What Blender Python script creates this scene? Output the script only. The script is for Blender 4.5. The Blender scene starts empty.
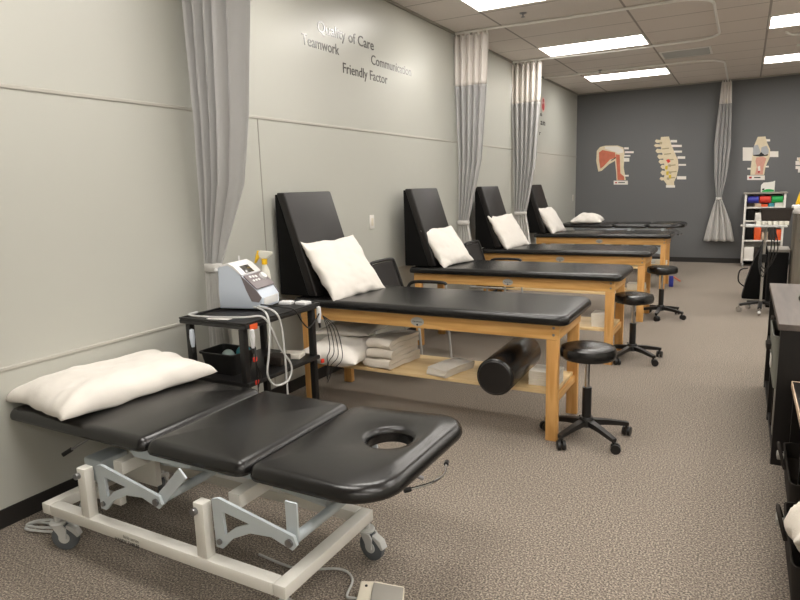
import bpy, bmesh, math, random
from mathutils import Vector, Matrix, noise
random.seed(4)
PI = math.pi
S = bpy.context.scene
C = S.collection

# ------------------------------------------------------------ camera, world, exposure
F_PX, YAW, PITCH, ROLL = 625.03, 0.502862, 0.176496, -0.02999
CAM = Vector((2.84456, 0.0, 1.45))
cy, sy, cp, sp = math.cos(YAW), math.sin(YAW), math.cos(PITCH), math.sin(PITCH)
fw = Vector((-sy*cp, cy*cp, -sp)); rt = Vector((cy, sy, 0)); up = rt.cross(fw)
cr, sr = math.cos(ROLL), math.sin(ROLL)
r2 = cr*rt + sr*up; u2 = -sr*rt + cr*up
cam = bpy.data.cameras.new('camera'); co = bpy.data.objects.new('camera', cam); C.objects.link(co)
cam.sensor_width = 36; cam.lens = F_PX/800*36; cam.clip_start = 0.05
m = Matrix((r2, u2, -fw)).transposed().to_4x4(); m.translation = CAM
co.matrix_world = m
S.camera = co
w = bpy.data.worlds.new('world'); S.world = w; w.use_nodes = True
w.node_tree.nodes['Background'].inputs[0].default_value = (0.9, 0.93, 1, 1)
w.node_tree.nodes['Background'].inputs[1].default_value = 0.15
S.view_settings.view_transform = 'Standard'; S.view_settings.look = 'None'
S.view_settings.exposure = 0.8; S.view_settings.gamma = 1
S.view_settings.use_curve_mapping = False
PANEL = 9.0          # strength of the ceiling troffers
WARM = (1.0, 0.955, 0.895, 1)

# ------------------------------------------------------------ materials
def srgb(r, g, b):
    f = lambda c: (c/255/12.92 if c/255 <= .04045 else ((c/255+.055)/1.055)**2.4)
    return (f(r), f(g), f(b), 1)
def mat(name, col, rough=.6, metal=0, spec=.5, emit=None, es=0, alpha=1, bump=0, bscale=60, coat=0, var=0, vscale=5, sheen=0):
    m = bpy.data.materials.new(name); m.use_nodes = True
    nt = m.node_tree; b = nt.nodes['Principled BSDF']
    b.inputs['Base Color'].default_value = col; b.inputs['Roughness'].default_value = rough
    b.inputs['Metallic'].default_value = metal; b.inputs['Specular IOR Level'].default_value = spec
    b.inputs['Alpha'].default_value = alpha; b.inputs['Coat Weight'].default_value = coat
    b.inputs['Sheen Weight'].default_value = sheen
    if emit: b.inputs['Emission Color'].default_value = emit; b.inputs['Emission Strength'].default_value = es
    if bump or var:
        tc = nt.nodes.new('ShaderNodeTexCoord')
    if bump:
        n = nt.nodes.new('ShaderNodeTexNoise'); n.inputs['Scale'].default_value = bscale; n.inputs['Detail'].default_value = 4
        nt.links.new(tc.outputs['Object'], n.inputs['Vector'])
        bp = nt.nodes.new('ShaderNodeBump'); bp.inputs['Strength'].default_value = bump; bp.inputs['Distance'].default_value = .01
        nt.links.new(n.outputs['Fac'], bp.inputs['Height']); nt.links.new(bp.outputs['Normal'], b.inputs['Normal'])
    if var:
        n2 = nt.nodes.new('ShaderNodeTexNoise'); n2.inputs['Scale'].default_value = vscale; n2.inputs['Detail'].default_value = 3
        nt.links.new(tc.outputs['Object'], n2.inputs['Vector'])
        mx = nt.nodes.new('ShaderNodeMix'); mx.data_type = 'RGBA'
        mx.inputs[6].default_value = tuple(c*(1-var) for c in col[:3])+(1,); mx.inputs[7].default_value = tuple(min(1, c*(1+var)) for c in col[:3])+(1,)
        nt.links.new(n2.outputs['Fac'], mx.inputs[0]); nt.links.new(mx.outputs[2], b.inputs['Base Color'])
    return m

def carpet_mat():
    m = bpy.data.materials.new('carpet'); m.use_nodes = True; nt = m.node_tree; b = nt.nodes['Principled BSDF']
    b.inputs['Roughness'].default_value = .95; b.inputs['Specular IOR Level'].default_value = .1
    b.inputs['Sheen Weight'].default_value = .14; b.inputs['Sheen Roughness'].default_value = .6
    tc = nt.nodes.new('ShaderNodeTexCoord')
    n = nt.nodes.new('ShaderNodeTexNoise'); n.inputs['Scale'].default_value = 135; n.inputs['Detail'].default_value = 3; n.inputs['Roughness'].default_value = .7
    n2 = nt.nodes.new('ShaderNodeTexNoise'); n2.inputs['Scale'].default_value = 2.2; n2.inputs['Detail'].default_value = 2
    for q in (n, n2): nt.links.new(tc.outputs['Object'], q.inputs['Vector'])
    cr_ = nt.nodes.new('ShaderNodeValToRGB')
    e = cr_.color_ramp.elements
    e[0].position = .36; e[0].color = srgb(70, 64, 58); e[1].position = .66; e[1].color = srgb(198, 185, 168)
    x = e.new(.5); x.color = srgb(128, 117, 106)
    nt.links.new(n.outputs['Fac'], cr_.inputs['Fac'])
    mx = nt.nodes.new('ShaderNodeMix'); mx.data_type = 'RGBA'; mx.blend_type = 'MULTIPLY'; mx.inputs[0].default_value = .25
    nt.links.new(cr_.outputs['Color'], mx.inputs[6]); nt.links.new(n2.outputs['Color'], mx.inputs[7])
    nt.links.new(cr_.outputs['Color'], b.inputs['Base Color'])
    bp = nt.nodes.new('ShaderNodeBump'); bp.inputs['Strength'].default_value = .6; bp.inputs['Distance'].default_value = .01
    nt.links.new(n.outputs['Fac'], bp.inputs['Height']); nt.links.new(bp.outputs['Normal'], b.inputs['Normal'])
    return m

def ceiling_mat(x0, y0, dx, dy):
    m = bpy.data.materials.new('ceiling_tile'); m.use_nodes = True; nt = m.node_tree; b = nt.nodes['Principled BSDF']
    b.inputs['Roughness'].default_value = .9; b.inputs['Specular IOR Level'].default_value = .15
    tc = nt.nodes.new('ShaderNodeTexCoord'); sx = nt.nodes.new('ShaderNodeSeparateXYZ'); nt.links.new(tc.outputs['Object'], sx.inputs[0])
    def line(sock, o, d, wd):
        a = nt.nodes.new('ShaderNodeMath'); a.operation = 'SUBTRACT'; a.inputs[1].default_value = o; nt.links.new(sock, a.inputs[0])
        p = nt.nodes.new('ShaderNodeMath'); p.operation = 'PINGPONG'; p.inputs[1].default_value = d/2; nt.links.new(a.outputs[0], p.inputs[0])
        l = nt.nodes.new('ShaderNodeMath'); l.operation = 'LESS_THAN'; l.inputs[1].default_value = wd; nt.links.new(p.outputs[0], l.inputs[0]); return l
    l1 = line(sx.outputs[0], x0, dx, .011); l2 = line(sx.outputs[1], y0, dy, .007)
    mxm = nt.nodes.new('ShaderNodeMath'); mxm.operation = 'MAXIMUM'; nt.links.new(l1.outputs[0], mxm.inputs[0]); nt.links.new(l2.outputs[0], mxm.inputs[1])
    n = nt.nodes.new('ShaderNodeTexNoise'); n.inputs['Scale'].default_value = 90; nt.links.new(tc.outputs['Object'], n.inputs['Vector'])
    tile = nt.nodes.new('ShaderNodeMix'); tile.data_type = 'RGBA'; tile.inputs[6].default_value = srgb(224, 216, 210); tile.inputs[7].default_value = srgb(236, 228, 222)
    nt.links.new(n.outputs['Fac'], tile.inputs[0])
    g = nt.nodes.new('ShaderNodeMix'); g.data_type = 'RGBA'; g.inputs[7].default_value = srgb(170, 162, 156)
    nt.links.new(mxm.outputs[0], g.inputs[0]); nt.links.new(tile.outputs[2], g.inputs[6]); nt.links.new(g.outputs[2], b.inputs['Base Color'])
    return m

def wood_mat(name, c1, c2, axis=0, scale=1.0, rough=.45):
    m = bpy.data.materials.new(name); m.use_nodes = True; nt = m.node_tree; b = nt.nodes['Principled BSDF']
    b.inputs['Roughness'].default_value = rough
    tc = nt.nodes.new('ShaderNodeTexCoord'); mp = nt.nodes.new('ShaderNodeMapping')
    s = [22*scale]*3; s[axis] = 1.6*scale; mp.inputs['Scale'].default_value = s
    nt.links.new(tc.outputs['Object'], mp.inputs['Vector'])
    n = nt.nodes.new('ShaderNodeTexNoise'); n.inputs['Scale'].default_value = 1.6; n.inputs['Detail'].default_value = 6; n.inputs['Distortion'].default_value = .6
    nt.links.new(mp.outputs['Vector'], n.inputs['Vector'])
    r = nt.nodes.new('ShaderNodeValToRGB'); r.color_ramp.elements[0].color = c1; r.color_ramp.elements[1].color = c2
    r.color_ramp.elements[0].position = .3; r.color_ramp.elements[1].position = .7
    nt.links.new(n.outputs['Fac'], r.inputs['Fac']); nt.links.new(r.outputs['Color'], b.inputs['Base Color'])
    return m

M = dict(
    wall=mat('wall_paint', srgb(187, 187, 179), .30, spec=.5),
    trim=mat('wall_trim', srgb(181, 178, 169), .5),
    seam=mat('seam_trim', srgb(160, 157, 148), .5),
    gwall=mat('grey_wall_paint', srgb(104, 105, 106), .6, bump=.03, bscale=200),
    base=mat('vinyl_base', srgb(36, 33, 31), .6),
    carpet=carpet_mat(),
    vinyl=mat('black_vinyl', srgb(17, 16, 16), .27, spec=.6, bump=.05, bscale=200),
    vinyl2=mat('black_vinyl_matte', srgb(26, 23, 22), .42, spec=.5, bump=.08, bscale=240),
    dark=mat('black_cloth', srgb(14, 13, 13), .75, spec=.2),
    oak=wood_mat('oak_rail', srgb(208, 152, 82), srgb(238, 190, 120), 0),
    oakv=wood_mat('oak_leg', srgb(204, 148, 80), srgb(232, 182, 114), 2),
    oaky=wood_mat('oak_end', srgb(204, 148, 80), srgb(232, 182, 114), 1),
    ply=wood_mat('plywood_shelf', srgb(222, 190, 136), srgb(240, 212, 162), 0, .7),
    steel=mat('white_steel', srgb(230, 228, 221), .4),
    bluesteel=mat('bluish_white_steel', srgb(196, 205, 210), .4),
    plastic=mat('light_grey_plastic', srgb(200, 201, 199), .45),
    cream=mat('cream_plastic', srgb(226, 218, 200), .45),
    greyp=mat('grey_plastic', srgb(150, 146, 138), .5),
    rubber=mat('grey_rubber', srgb(98, 103, 108), .6),
    chrome=mat('chrome', srgb(200, 200, 200), .22, metal=1),
    tube=mat('silver_tube', srgb(190, 190, 188), .35, spec=.6),
    bolt=mat('bolt_metal', srgb(150, 150, 152), .35, metal=1),
    bplastic=mat('black_plastic', srgb(22, 21, 21), .42),
    linen=mat('white_linen', srgb(226, 221, 214), .85, spec=.2, bump=.10, bscale=28, sheen=.2),
    towel=mat('white_terry', srgb(232, 224, 212), .95, spec=.1, bump=.35, bscale=170, sheen=.3),
    cotton=mat('white_paper', srgb(238, 232, 220), .85, spec=.2),
    curtain=mat('grey_curtain_cloth', srgb(178, 177, 176), .75, spec=.3, sheen=.35, bump=.04, bscale=120),
    curtain_lt=mat('pale_curtain_lining', srgb(206, 204, 200), .85, spec=.2, sheen=.2),
    net=mat('white_net', srgb(232, 226, 220), .9, spec=.1, sheen=.3),
    track=mat('track_white', srgb(250, 248, 244), .4),
    white=mat('white_paint', srgb(235, 232, 226), .45),
    diff=mat('lit_diffuser', (1, 1, 1, 1), .5, emit=WARM, es=PANEL),
    ink=mat('dark_grey_lettering', srgb(92, 90, 88), .2, spec=.9),
    inkb=mat('black_ink', srgb(30, 30, 30), .6),
    red=mat('red_mark', srgb(180, 28, 36), .5), pink=mat('pale_pink', srgb(222, 180, 172), .6),
    device=mat('device_white', srgb(226, 226, 226), .38), device2=mat('device_blue_white', srgb(200, 209, 222), .38),
    dgrey=mat('device_grey', srgb(126, 117, 119), .4), lcd=mat('dark_lcd', srgb(74, 72, 66), .15),
    yellow=mat('yellow_plastic', srgb(244, 196, 30), .45), bottle=mat('bottle_white', srgb(222, 220, 208), .4),
    teal=mat('teal_ball', srgb(66, 150, 165), .55), pale=mat('pale_blue_ball', srgb(196, 216, 214), .55),
    orange=mat('orange_plastic', srgb(228, 92, 40), .5), blue=mat('blue_plastic', srgb(40, 52, 150), .5),
    green=mat('green_latex', srgb(30, 165, 80), .5), redb=mat('red_latex', srgb(222, 64, 48), .5), blueb=mat('blue_latex', srgb(52, 56, 160), .5),
    greylam=wood_mat('grey_laminate', srgb(78, 70, 65), srgb(104, 94, 87), 1, .5, .55),
    black=wood_mat('black_laminate', srgb(20, 17, 16), srgb(30, 26, 24), 2, .5, .4),
    pine=mat('pale_edge', srgb(196, 172, 148), .5),
    felt=mat('grey_fabric', srgb(132, 132, 124), .95, spec=.1, bump=.2, bscale=150),
    feltd=mat('dark_grey_fabric', srgb(52, 48, 45), .95, spec=.1),
    wicker=mat('dark_wicker', srgb(48, 40, 34), .7, bump=.6, bscale=80),
    mesh=mat('black_mesh_cloth', srgb(50, 48, 47), .8, spec=.2),
    muscle=mat('muscle_print', srgb(204, 114, 88), .6, var=.25, vscale=14), bone=mat('bone_print', srgb(226, 212, 182), .6, var=.12, vscale=18),
    bone2=mat('bone_shade_print', srgb(178, 164, 130), .6), cart=mat('cartilage_print', srgb(176, 178, 182), .6, var=.1, vscale=20),
    flesh=mat('tendon_print', srgb(216, 160, 142), .6, var=.15, vscale=25), nerve=mat('nerve_print', srgb(214, 186, 60), .6), card=mat('card_white', srgb(236, 230, 222), .6),
    browncab=wood_mat('taupe_cabinet', srgb(92, 86, 76), srgb(122, 114, 102), 2, .6, .6),
    sticker=mat('yellow_sticker', srgb(222, 210, 140), .6), plate=mat('oval_plate', srgb(186, 184, 178), .35),
)

# ------------------------------------------------------------ mesh helpers
class MB:
    def __init__(s): s.bm = bmesh.new()
    def box(s, x0, x1, y0, y1, z0, z1, bev=0, seg=2, mtx=None):
        r = bmesh.ops.create_cube(s.bm, size=1)
        vs = r['verts']
        T = Matrix.Translation(((x0+x1)/2, (y0+y1)/2, (z0+z1)/2)) @ Matrix.Diagonal((x1-x0, y1-y0, z1-z0, 1))
        bmesh.ops.transform(s.bm, matrix=T, verts=vs)
        if bev:
            es = list({e for v in vs for e in v.link_edges})
            o = bmesh.ops.bevel(s.bm, geom=es, offset=bev, segments=seg, affect='EDGES', profile=.5)
            vs = list({v for f in o['faces'] for v in f.verts} | {v for v in vs if v.is_valid})
        if mtx: bmesh.ops.transform(s.bm, matrix=mtx, verts=vs)
        return s
    def bar(s, a, b, wd, th, upv=(0, 0, 1), bev=0):
        a, b = Vector(a), Vector(b); d = b-a; L = d.length; z = d.normalized(); u = Vector(upv)
        if abs(u.dot(z)) > .98: u = Vector((0, 1, 0))
        x = u.cross(z).normalized(); y = z.cross(x)
        Mx = Matrix((x, y, z)).transposed().to_4x4(); Mx.translation = (a+b)/2
        return s.box(-wd/2, wd/2, -th/2, th/2, -L/2, L/2, bev, 2, Mx)
    def cyl(s, a, b, r0, r1=None, n=20, cap=True):
        a, b = Vector(a), Vector(b); d = b-a; r1 = r0 if r1 is None else r1
        Mx = d.to_track_quat('Z', 'Y').to_matrix().to_4x4(); Mx.translation = (a+b)/2
        bmesh.ops.create_cone(s.bm, cap_ends=cap, segments=n, radius1=r0, radius2=r1, depth=d.length, matrix=Mx)
        return s
    def ball(s, c, r, n=16, sc=(1, 1, 1)):
        bmesh.ops.create_uvsphere(s.bm, u_segments=n, v_segments=max(6, n*2//3), radius=r, matrix=Matrix.Translation(c) @ Matrix.Diagonal((*sc, 1)))
        return s
    def tube(s, pts, r, n=8, smooth=6, closed=False):
        P = [Vector(p) for p in pts]
        if smooth and len(P) > 2:
            Q = []; k = len(P); rng = range(k if closed else k-1)
            for i in rng:
                g = lambda j: P[j % k] if closed else P[max(0, min(k-1, j))]
                p0, p1, p2, p3 = g(i-1), g(i), g(i+1), g(i+2)
                for t in range(smooth):
                    t /= smooth
                    Q.append(.5*((2*p1)+(p2-p0)*t+(2*p0-5*p1+4*p2-p3)*t*t+(3*p1-p0-3*p2+p3)*t**3))
            if not closed: Q.append(P[-1])
            P = Q
        rings = []; N = len(P); prev = None
        for i in range(N):
            d = (P[(i+1) % N if closed else min(i+1, N-1)]-P[(i-1) % N if closed else max(i-1, 0)])
            d = d.normalized() if d.length > 1e-9 else Vector((0, 0, 1))
            if prev is None:
                x = d.orthogonal().normalized()
            else:
                x = (prev-d*prev.dot(d)); x = x.normalized() if x.length > 1e-6 else d.orthogonal().normalized()
            prev = x; y = d.cross(x)
            rings.append([s.bm.verts.new(P[i]+r*(math.cos(2*PI*k/n)*x+math.sin(2*PI*k/n)*y)) for k in range(n)])
        for i in range(N if closed else N-1):
            A, B = rings[i], rings[(i+1) % N]
            for k in range(n): s.bm.faces.new((A[k], A[(k+1) % n], B[(k+1) % n], B[k]))
        if not closed:
            s.bm.faces.new(rings[0][::-1]); s.bm.faces.new(rings[-1])
        return s
    def lathe(s, prof, c=(0, 0, 0), n=28, mtx=None):
        rings = []; c = Vector(c); vs = []
        for r, z in prof:
            if r < 1e-6: ring = [s.bm.verts.new(c+Vector((0, 0, z)))]
            else: ring = [s.bm.verts.new(c+Vector((r*math.cos(2*PI*k/n), r*math.sin(2*PI*k/n), z))) for k in range(n)]
            rings.append(ring); vs += ring
        for A, B in zip(rings, rings[1:]):
            for k in range(n):
                a, b = (A[k % len(A)], A[(k+1) % len(A)]); d, e = (B[k % len(B)], B[(k+1) % len(B)])
                f = [a]
                if b is not a: f.append(b)
                if e is not d: f.append(e)
                f.append(d)
                if len(set(f)) > 2: s.bm.faces.new(f)
        for R in (rings[0], rings[-1]):
            if len(R) > 1: s.bm.faces.new(R)
        if mtx: bmesh.ops.transform(s.bm, matrix=mtx, verts=vs)
        return s
    def prism(s, pts, a, b, axis=1, bev=0):
        """polygon in the two axes other than `axis`, extruded from a to b along it"""
        def p3(p, t):
            q = list(p); q.insert(axis, t); return Vector(q)
        A = [s.bm.verts.new(p3(p, a)) for p in pts]; B = [s.bm.verts.new(p3(p, b)) for p in pts]
        n = len(pts); fs = [s.bm.faces.new(A), s.bm.faces.new(B[::-1])]
        for i in range(n): fs.append(s.bm.faces.new((A[i], B[i], B[(i+1) % n], A[(i+1) % n])))
        if bev:
            es = list({e for f in fs for e in f.edges})
            bmesh.ops.bevel(s.bm, geom=es, offset=bev, segments=3, affect='EDGES', profile=.5)
        return s
    def rings(s, loops, cap0=True, cap1=True, close=False):
        R = [[s.bm.verts.new(p) for p in L] for L in loops]; n = len(R[0])
        prs = list(zip(R, R[1:])) + ([(R[-1], R[0])] if close else [])
        for A, B in prs:
            for k in range(n): s.bm.faces.new((A[k], A[(k+1) % n], B[(k+1) % n], B[k]))
        if not close:
            if cap0: s.bm.faces.new(R[0][::-1])
            if cap1: s.bm.faces.new(R[-1])
        return s
    def move(s, mtx): bmesh.ops.transform(s.bm, matrix=mtx, verts=s.bm.verts[:]); return s

def obj(name, mb, material, parent=None, smooth=35, loc=None):
    bm = mb.bm if isinstance(mb, MB) else mb
    bmesh.ops.recalc_face_normals(bm, faces=bm.faces[:])
    me = bpy.data.meshes.new(name); bm.to_mesh(me); bm.free()
    me.materials.append(M[material] if isinstance(material, str) else material)
    if smooth:
        for p in me.polygons: p.use_smooth = True
        try: me.set_sharp_from_angle(angle=math.radians(smooth))
        except Exception: pass
    o = bpy.data.objects.new(name, me); C.objects.link(o)
    if parent: o.parent = parent
    if loc: o.location = loc
    return o
def tag(o, label, cat, group=None, kind=None):
    o['label'] = label; o['category'] = cat
    if group: o['group'] = group
    if kind: o['kind'] = kind
    return o
def thing(name, label, cat, loc=(0, 0, 0), rotz=0, group=None):
    o = bpy.data.objects.new(name, None); C.objects.link(o); o.location = loc; o.rotation_euler = (0, 0, rotz)
    o.empty_display_size = .1
    return tag(o, label, cat, group)
def struct(name, mb, material, parent=None, smooth=0):
    o = obj(name, mb, material, parent, smooth)
    if not parent: o['kind'] = 'structure'
    return o
def copy_tree(o, parent=None):
    c = o.copy(); C.objects.link(c)
    if parent: c.parent = parent
    for ch in list(o.children): copy_tree(ch, c)
    return c
def dup(o, loc, rotz=None, label=None, group=None):
    c = copy_tree(o); c.location = loc
    if rotz is not None: c.rotation_euler = (0, 0, rotz)
    if label: c['label'] = label
    if group: c['group'] = group
    return c
def text_bm(txt, width, depth=.0015, height=None):
    cu = bpy.data.curves.new('t', 'FONT'); cu.body = txt; cu.size = 1; cu.offset = .005; cu.extrude = .01; cu.resolution_u = 3
    o = bpy.data.objects.new('t', cu); C.objects.link(o)
    dg = bpy.context.evaluated_depsgraph_get(); dg.update()
    me = bpy.data.meshes.new_from_object(o.evaluated_get(dg))
    bm = bmesh.new(); bm.from_mesh(me)
    bpy.data.objects.remove(o); bpy.data.curves.remove(cu); bpy.data.meshes.remove(me)
    xs = [v.co.x for v in bm.verts]; x0, x1 = min(xs), max(xs); k = width/(x1-x0)
    ky = k if height is None else height/.7
    for v in bm.verts:
        v.co = Vector(((v.co.x-x0)*k, v.co.y*ky, (v.co.z+.01)/.02*depth))
    return bm

def rrect(x0, x1, y0, y1, rad, n=8, per=10):
    """rounded rectangle loop, ccw; rad = (r at x0y0, x1y0, x1y1, x0y1)"""
    if not isinstance(rad, (tuple, list)): rad = (rad,)*4
    cs = [(x0, y0, 1, 1, PI), (x1, y0, -1, 1, 1.5*PI), (x1, y1, -1, -1, 0), (x0, y1, 1, -1, .5*PI)]
    P = []
    for (cx, cy_, sx, sy_, a0), r in zip(cs, rad):
        ox, oy = cx+sx*r, cy_+sy_*r
        for k in range(n+1):
            a = a0+PI/2*k/n; P.append(Vector((ox+r*math.cos(a), oy+r*math.sin(a))))
    Q = []
    for i in range(len(P)):
        a, b = P[i], P[(i+1) % len(P)]; Q.append(a)
        if (b-a).length > .06:
            for k in range(1, per): Q.append(a.lerp(b, k/per))
    return Q
def inset(loop, d):
    n = len(loop); out = []
    for i in range(n):
        t = (loop[(i+1) % n]-loop[i-1]).normalized(); out.append(loop[i]+Vector((-t.y, t.x))*d)
    return out
def cushion(loop, z0, z1, r, rb=.012, hole=None, hr=.02, dome=.006):
    b = MB(); L = []
    def add(d, z): L.append([Vector((p.x, p.y, z)) for p in (inset(loop, d) if d else loop)])
    add(rb, z0)
    for k in (1, 2): a = PI/2*k/2; add(rb*(1-math.sin(a)), z0+rb*(1-math.cos(a)))
    for k in range(7): a = PI/2*k/6; add(r*(1-math.cos(a)), z1-r+r*math.sin(a))
    if hole is None:
        c = sum(loop, Vector((0, 0)))/len(loop); base = inset(loop, r)
        for f in (.15, .4, .7, .92):
            L.append([Vector((*(p.lerp(c, f)), z1+dome*math.sin(f*PI/2))) for p in base])
        return b.rings(L)
    c, ax, ay, ang = hole; c = Vector(c)
    R = Matrix.Rotation(ang, 2); H = []
    for p in loop:
        q = R.inverted() @ (p-c); t = math.atan2(q.y/ay, q.x/ax); H.append((c, t))
    def hring(e, z): return [Vector((*(c+R @ Vector(((ax+e)*math.cos(t), (ay+e)*math.sin(t)))), z)) for _, t in H]
    base = [v for v in inset(loop, r)]; hr0 = hring(hr, z1)
    for f in (.25, .5, .75): L.append([Vector((*(p.lerp(h.xy, f)), z1+dome)) for p, h in zip(base, hr0)])
    for k in range(7): a = PI/2*k/6; L.append(hring(hr*(1-math.sin(a)), z1-hr*(1-math.cos(a))))
    L.append(hring(0, z0))
    return b.rings(L, close=True)

def pillow(wd, ht, T, seed=0, flat=.5, hem=None, nu=40, nv=40, wr=.012, wob=.02, sq=2.6, pin=.10):
    """pillow in local x (wd), y (ht), z thickness; flat = share of the thickness below the seam plane"""
    bm = bmesh.new(); off = Vector((seed*7.3, seed*3.1, seed))
    def P(u, v, top):
        x = wd/2*u*(1-pin*(1-v*v)*abs(u)**1.5*.8); y = ht/2*v*(1-pin*(1-u*u)*abs(v)**1.5*.8)
        t = ((1-abs(u)**sq)*(1-abs(v)**sq))
        t = max(t, 0)**.55
        nz = noise.noise(Vector((u*1.6, v*1.6, 0))+off)*.22
        crease = noise.noise(Vector((u*5+2*v, v*5-u, 3))+off)
        crease2 = noise.noise(Vector((u*11, v*4, 7))+off)
        z = T*t*(1+nz)
        edge = 1-t
        z += (crease*wr + crease2*wr*.5)*min(1, t*2.5)
        if hem is not None and top:
            z += .006*(1/(1+math.exp(-(u-hem)*90)))*min(1, t*3) + .003*math.exp(-((u-hem)/.012)**2)*min(1, t*3)
        e = wob*noise.noise(Vector((u*2.5, v*2.5, 11))+off)
        zz = z*(1-flat) if top else -z*flat
        return Vector((x+e*abs(u), y+e*abs(v), zz + edge*wob*.6*noise.noise(Vector((u*3, v*3, 5))+off)))
    g = {}
    for top in (1, 0):
        for i in range(nu+1):
            for j in range(nv+1):
                u, v = -math.cos(PI*i/nu)*.5+(-1+2*i/nu)*.5, -math.cos(PI*j/nv)*.5+(-1+2*j/nv)*.5
                if i in (0, nu) or j in (0, nv):
                    if not top: g[0, i, j] = g[1, i, j]; continue
                g[top, i, j] = bm.verts.new(P(u, v, top))
    for top in (1, 0):
        for i in range(nu):
            for j in range(nv):
                f = [g[top, i, j], g[top, i+1, j], g[top, i+1, j+1], g[top, i, j+1]]
                bm.faces.new(f if top else f[::-1])
    mb = MB(); mb.bm.free(); mb.bm = bm
    return mb

def folded(w, d, layers, th, seed=0, wr=.004):
    """folded cloth: a zig-zag strip seen from its side (x), extruded along y"""
    C_ = []; x0, x1 = -w/2, w/2; r = th
    for k in range(layers):
        z = th*.5+k*th*1.02; dirn = 1 if k % 2 == 0 else -1
        n = 14
        for i in range(n+1):
            t = i/n; x = (x0+(x1-x0)*t) if dirn > 0 else (x1-(x1-x0)*t)
            bul = .004*math.sin(PI*t)
            C_.append(Vector((x, z+bul)))
        if k < layers-1:
            cx = x1 if dirn > 0 else x0
            for a in (-60, -30, 0, 30, 60):
                a = math.radians(a); C_.append(Vector((cx+dirn*th*.55*math.cos(a), z+th*.51+th*.51*math.sin(a))))
    loop = [];  n = len(C_); up_, dn = [], []
    for i in range(n):
        t = (C_[min(i+1, n-1)]-C_[max(i-1, 0)]).normalized(); nr = Vector((-t.y, t.x))*th*.46
        up_.append(C_[i]+nr); dn.append(C_[i]-nr)
    sec = up_+dn[::-1]; off = Vector((seed*5.1, seed*2.2, 0)); L = []
    ny = 12
    for j in range(ny+1):
        y = -d/2+d*j/ny; sh = .93 if j in (0, ny) else 1
        L.append([Vector((p.x+wr*noise.noise(Vector((y*9, p.y*40, seed))), y+.004*noise.noise(Vector((p.x*20, p.y*60, seed+9))),
                          max(.001, p.y+wr*noise.noise(Vector((p.x*9, y*9, seed+3))))) ) for p in sec])
    return MB().rings(L)

# ------------------------------------------------------------ the room
HC, YB, XR, YF = 3.079, 12.267, 6.2, -2.4
struct('floor', MB().box(-.1, XR+.1, YF-.1, YB+.1, -.1, 0), 'carpet')
struct('ceiling', MB().box(-.1, XR+.1, YF-.1, YB+.1, HC, HC+.1), ceiling_mat(.53, 7.84, 1.215, .612))
struct('wall_left', MB().box(-.1, 0, YF-.1, YB+.1, 0, HC), 'wall')
struct('wall_back', MB().box(0, XR, YB, YB+.1, 0, HC), 'gwall')
struct('wall_right', MB().box(XR, XR+.1, YF-.1, YB+.1, 0, HC), 'wall')
struct('wall_front', MB().box(0, XR, YF-.1, YF, 0, HC), 'wall')
struct('baseboard_left', MB().box(0, .008, YF, YB, 0, .085), 'base')
struct('baseboard_back', MB().box(.008, XR, YB-.008, YB, 0, .085), 'base')
def trim_strip(name, z):
    b = MB(); b.prism([(0, z-.010), (.004, z-.010), (.006, z-.006), (.006, z+.006), (.002, z+.010), (0, z+.010)], YF, YB, 1)
    struct(name, b, 'trim')
trim_strip('trim_1', 1.938); trim_strip('trim_2', .712)
struct('trim_3', MB().box(0, .003, 3.296, 3.304, .085, 1.927), 'seam')
struct('trim_5', MB().box(0, .02, YF, YB, HC-.02, HC), 'seam')
struct('trim_6', MB().box(.02, XR, YB-.02, YB, HC-.02, HC), 'seam')

# ceiling troffers: 2 x 4 ft lay-in panels on the tile grid
def make_troffer():
    t = thing('ceiling_light', 'lit rectangular ceiling troffer', 'ceiling light', (0, 0, HC), group='ceiling troffers')
    b = MB(); w_, d_ = .607, .305
    for x0, x1, y0, y1 in ((-w_, w_, -d_, -d_+.022), (-w_, w_, d_-.022, d_), (-w_, -w_+.022, -d_+.022, d_-.022), (w_-.022, w_, -d_+.022, d_-.022)):
        b.box(x0, x1, y0, y1, -.012, -.0005)
    obj('frame', b, 'white', t, 0)
    obj('diffuser', MB().box(-w_+.023, w_-.023, -d_+.023, d_-.023, -.007, -.001), 'diff', t, 0)
    return t
tro = make_troffer(); first = True
LBL = {(0, 5.60): 'lit ceiling troffer at the top edge of the photo, nearest on the left', (0, 8.13): 'lit ceiling troffer between the two curtain tracks, middle one of the left row',
       (0, 10.59): 'lit ceiling troffer over the farthest tables, smallest of the left row', (1, 8.13): 'lit ceiling troffer on the right, nearer of the two cut by the right edge',
       (1, 10.59): 'lit ceiling troffer on the right, farther of the two cut by the right edge'}
for i, lx in enumerate((1.1375, 3.5675, 5.4)):
    for ly in (-1.73, .715, 3.16, 5.60, 8.13, 10.59):
        if (i == 2 and ly > 9) or (i == 0 and ly < 0): continue
        if i == 0 and ly < 1: ly = 1.414  # unseen troffer added above the low table to brighten the upper left wall
        t = tro if first else copy_tree(tro)
        first = False
        t.location = (lx, ly, HC)
        t['label'] = LBL.get((i, ly), 'lit ceiling troffer out of the picture, above or behind the viewer')

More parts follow.
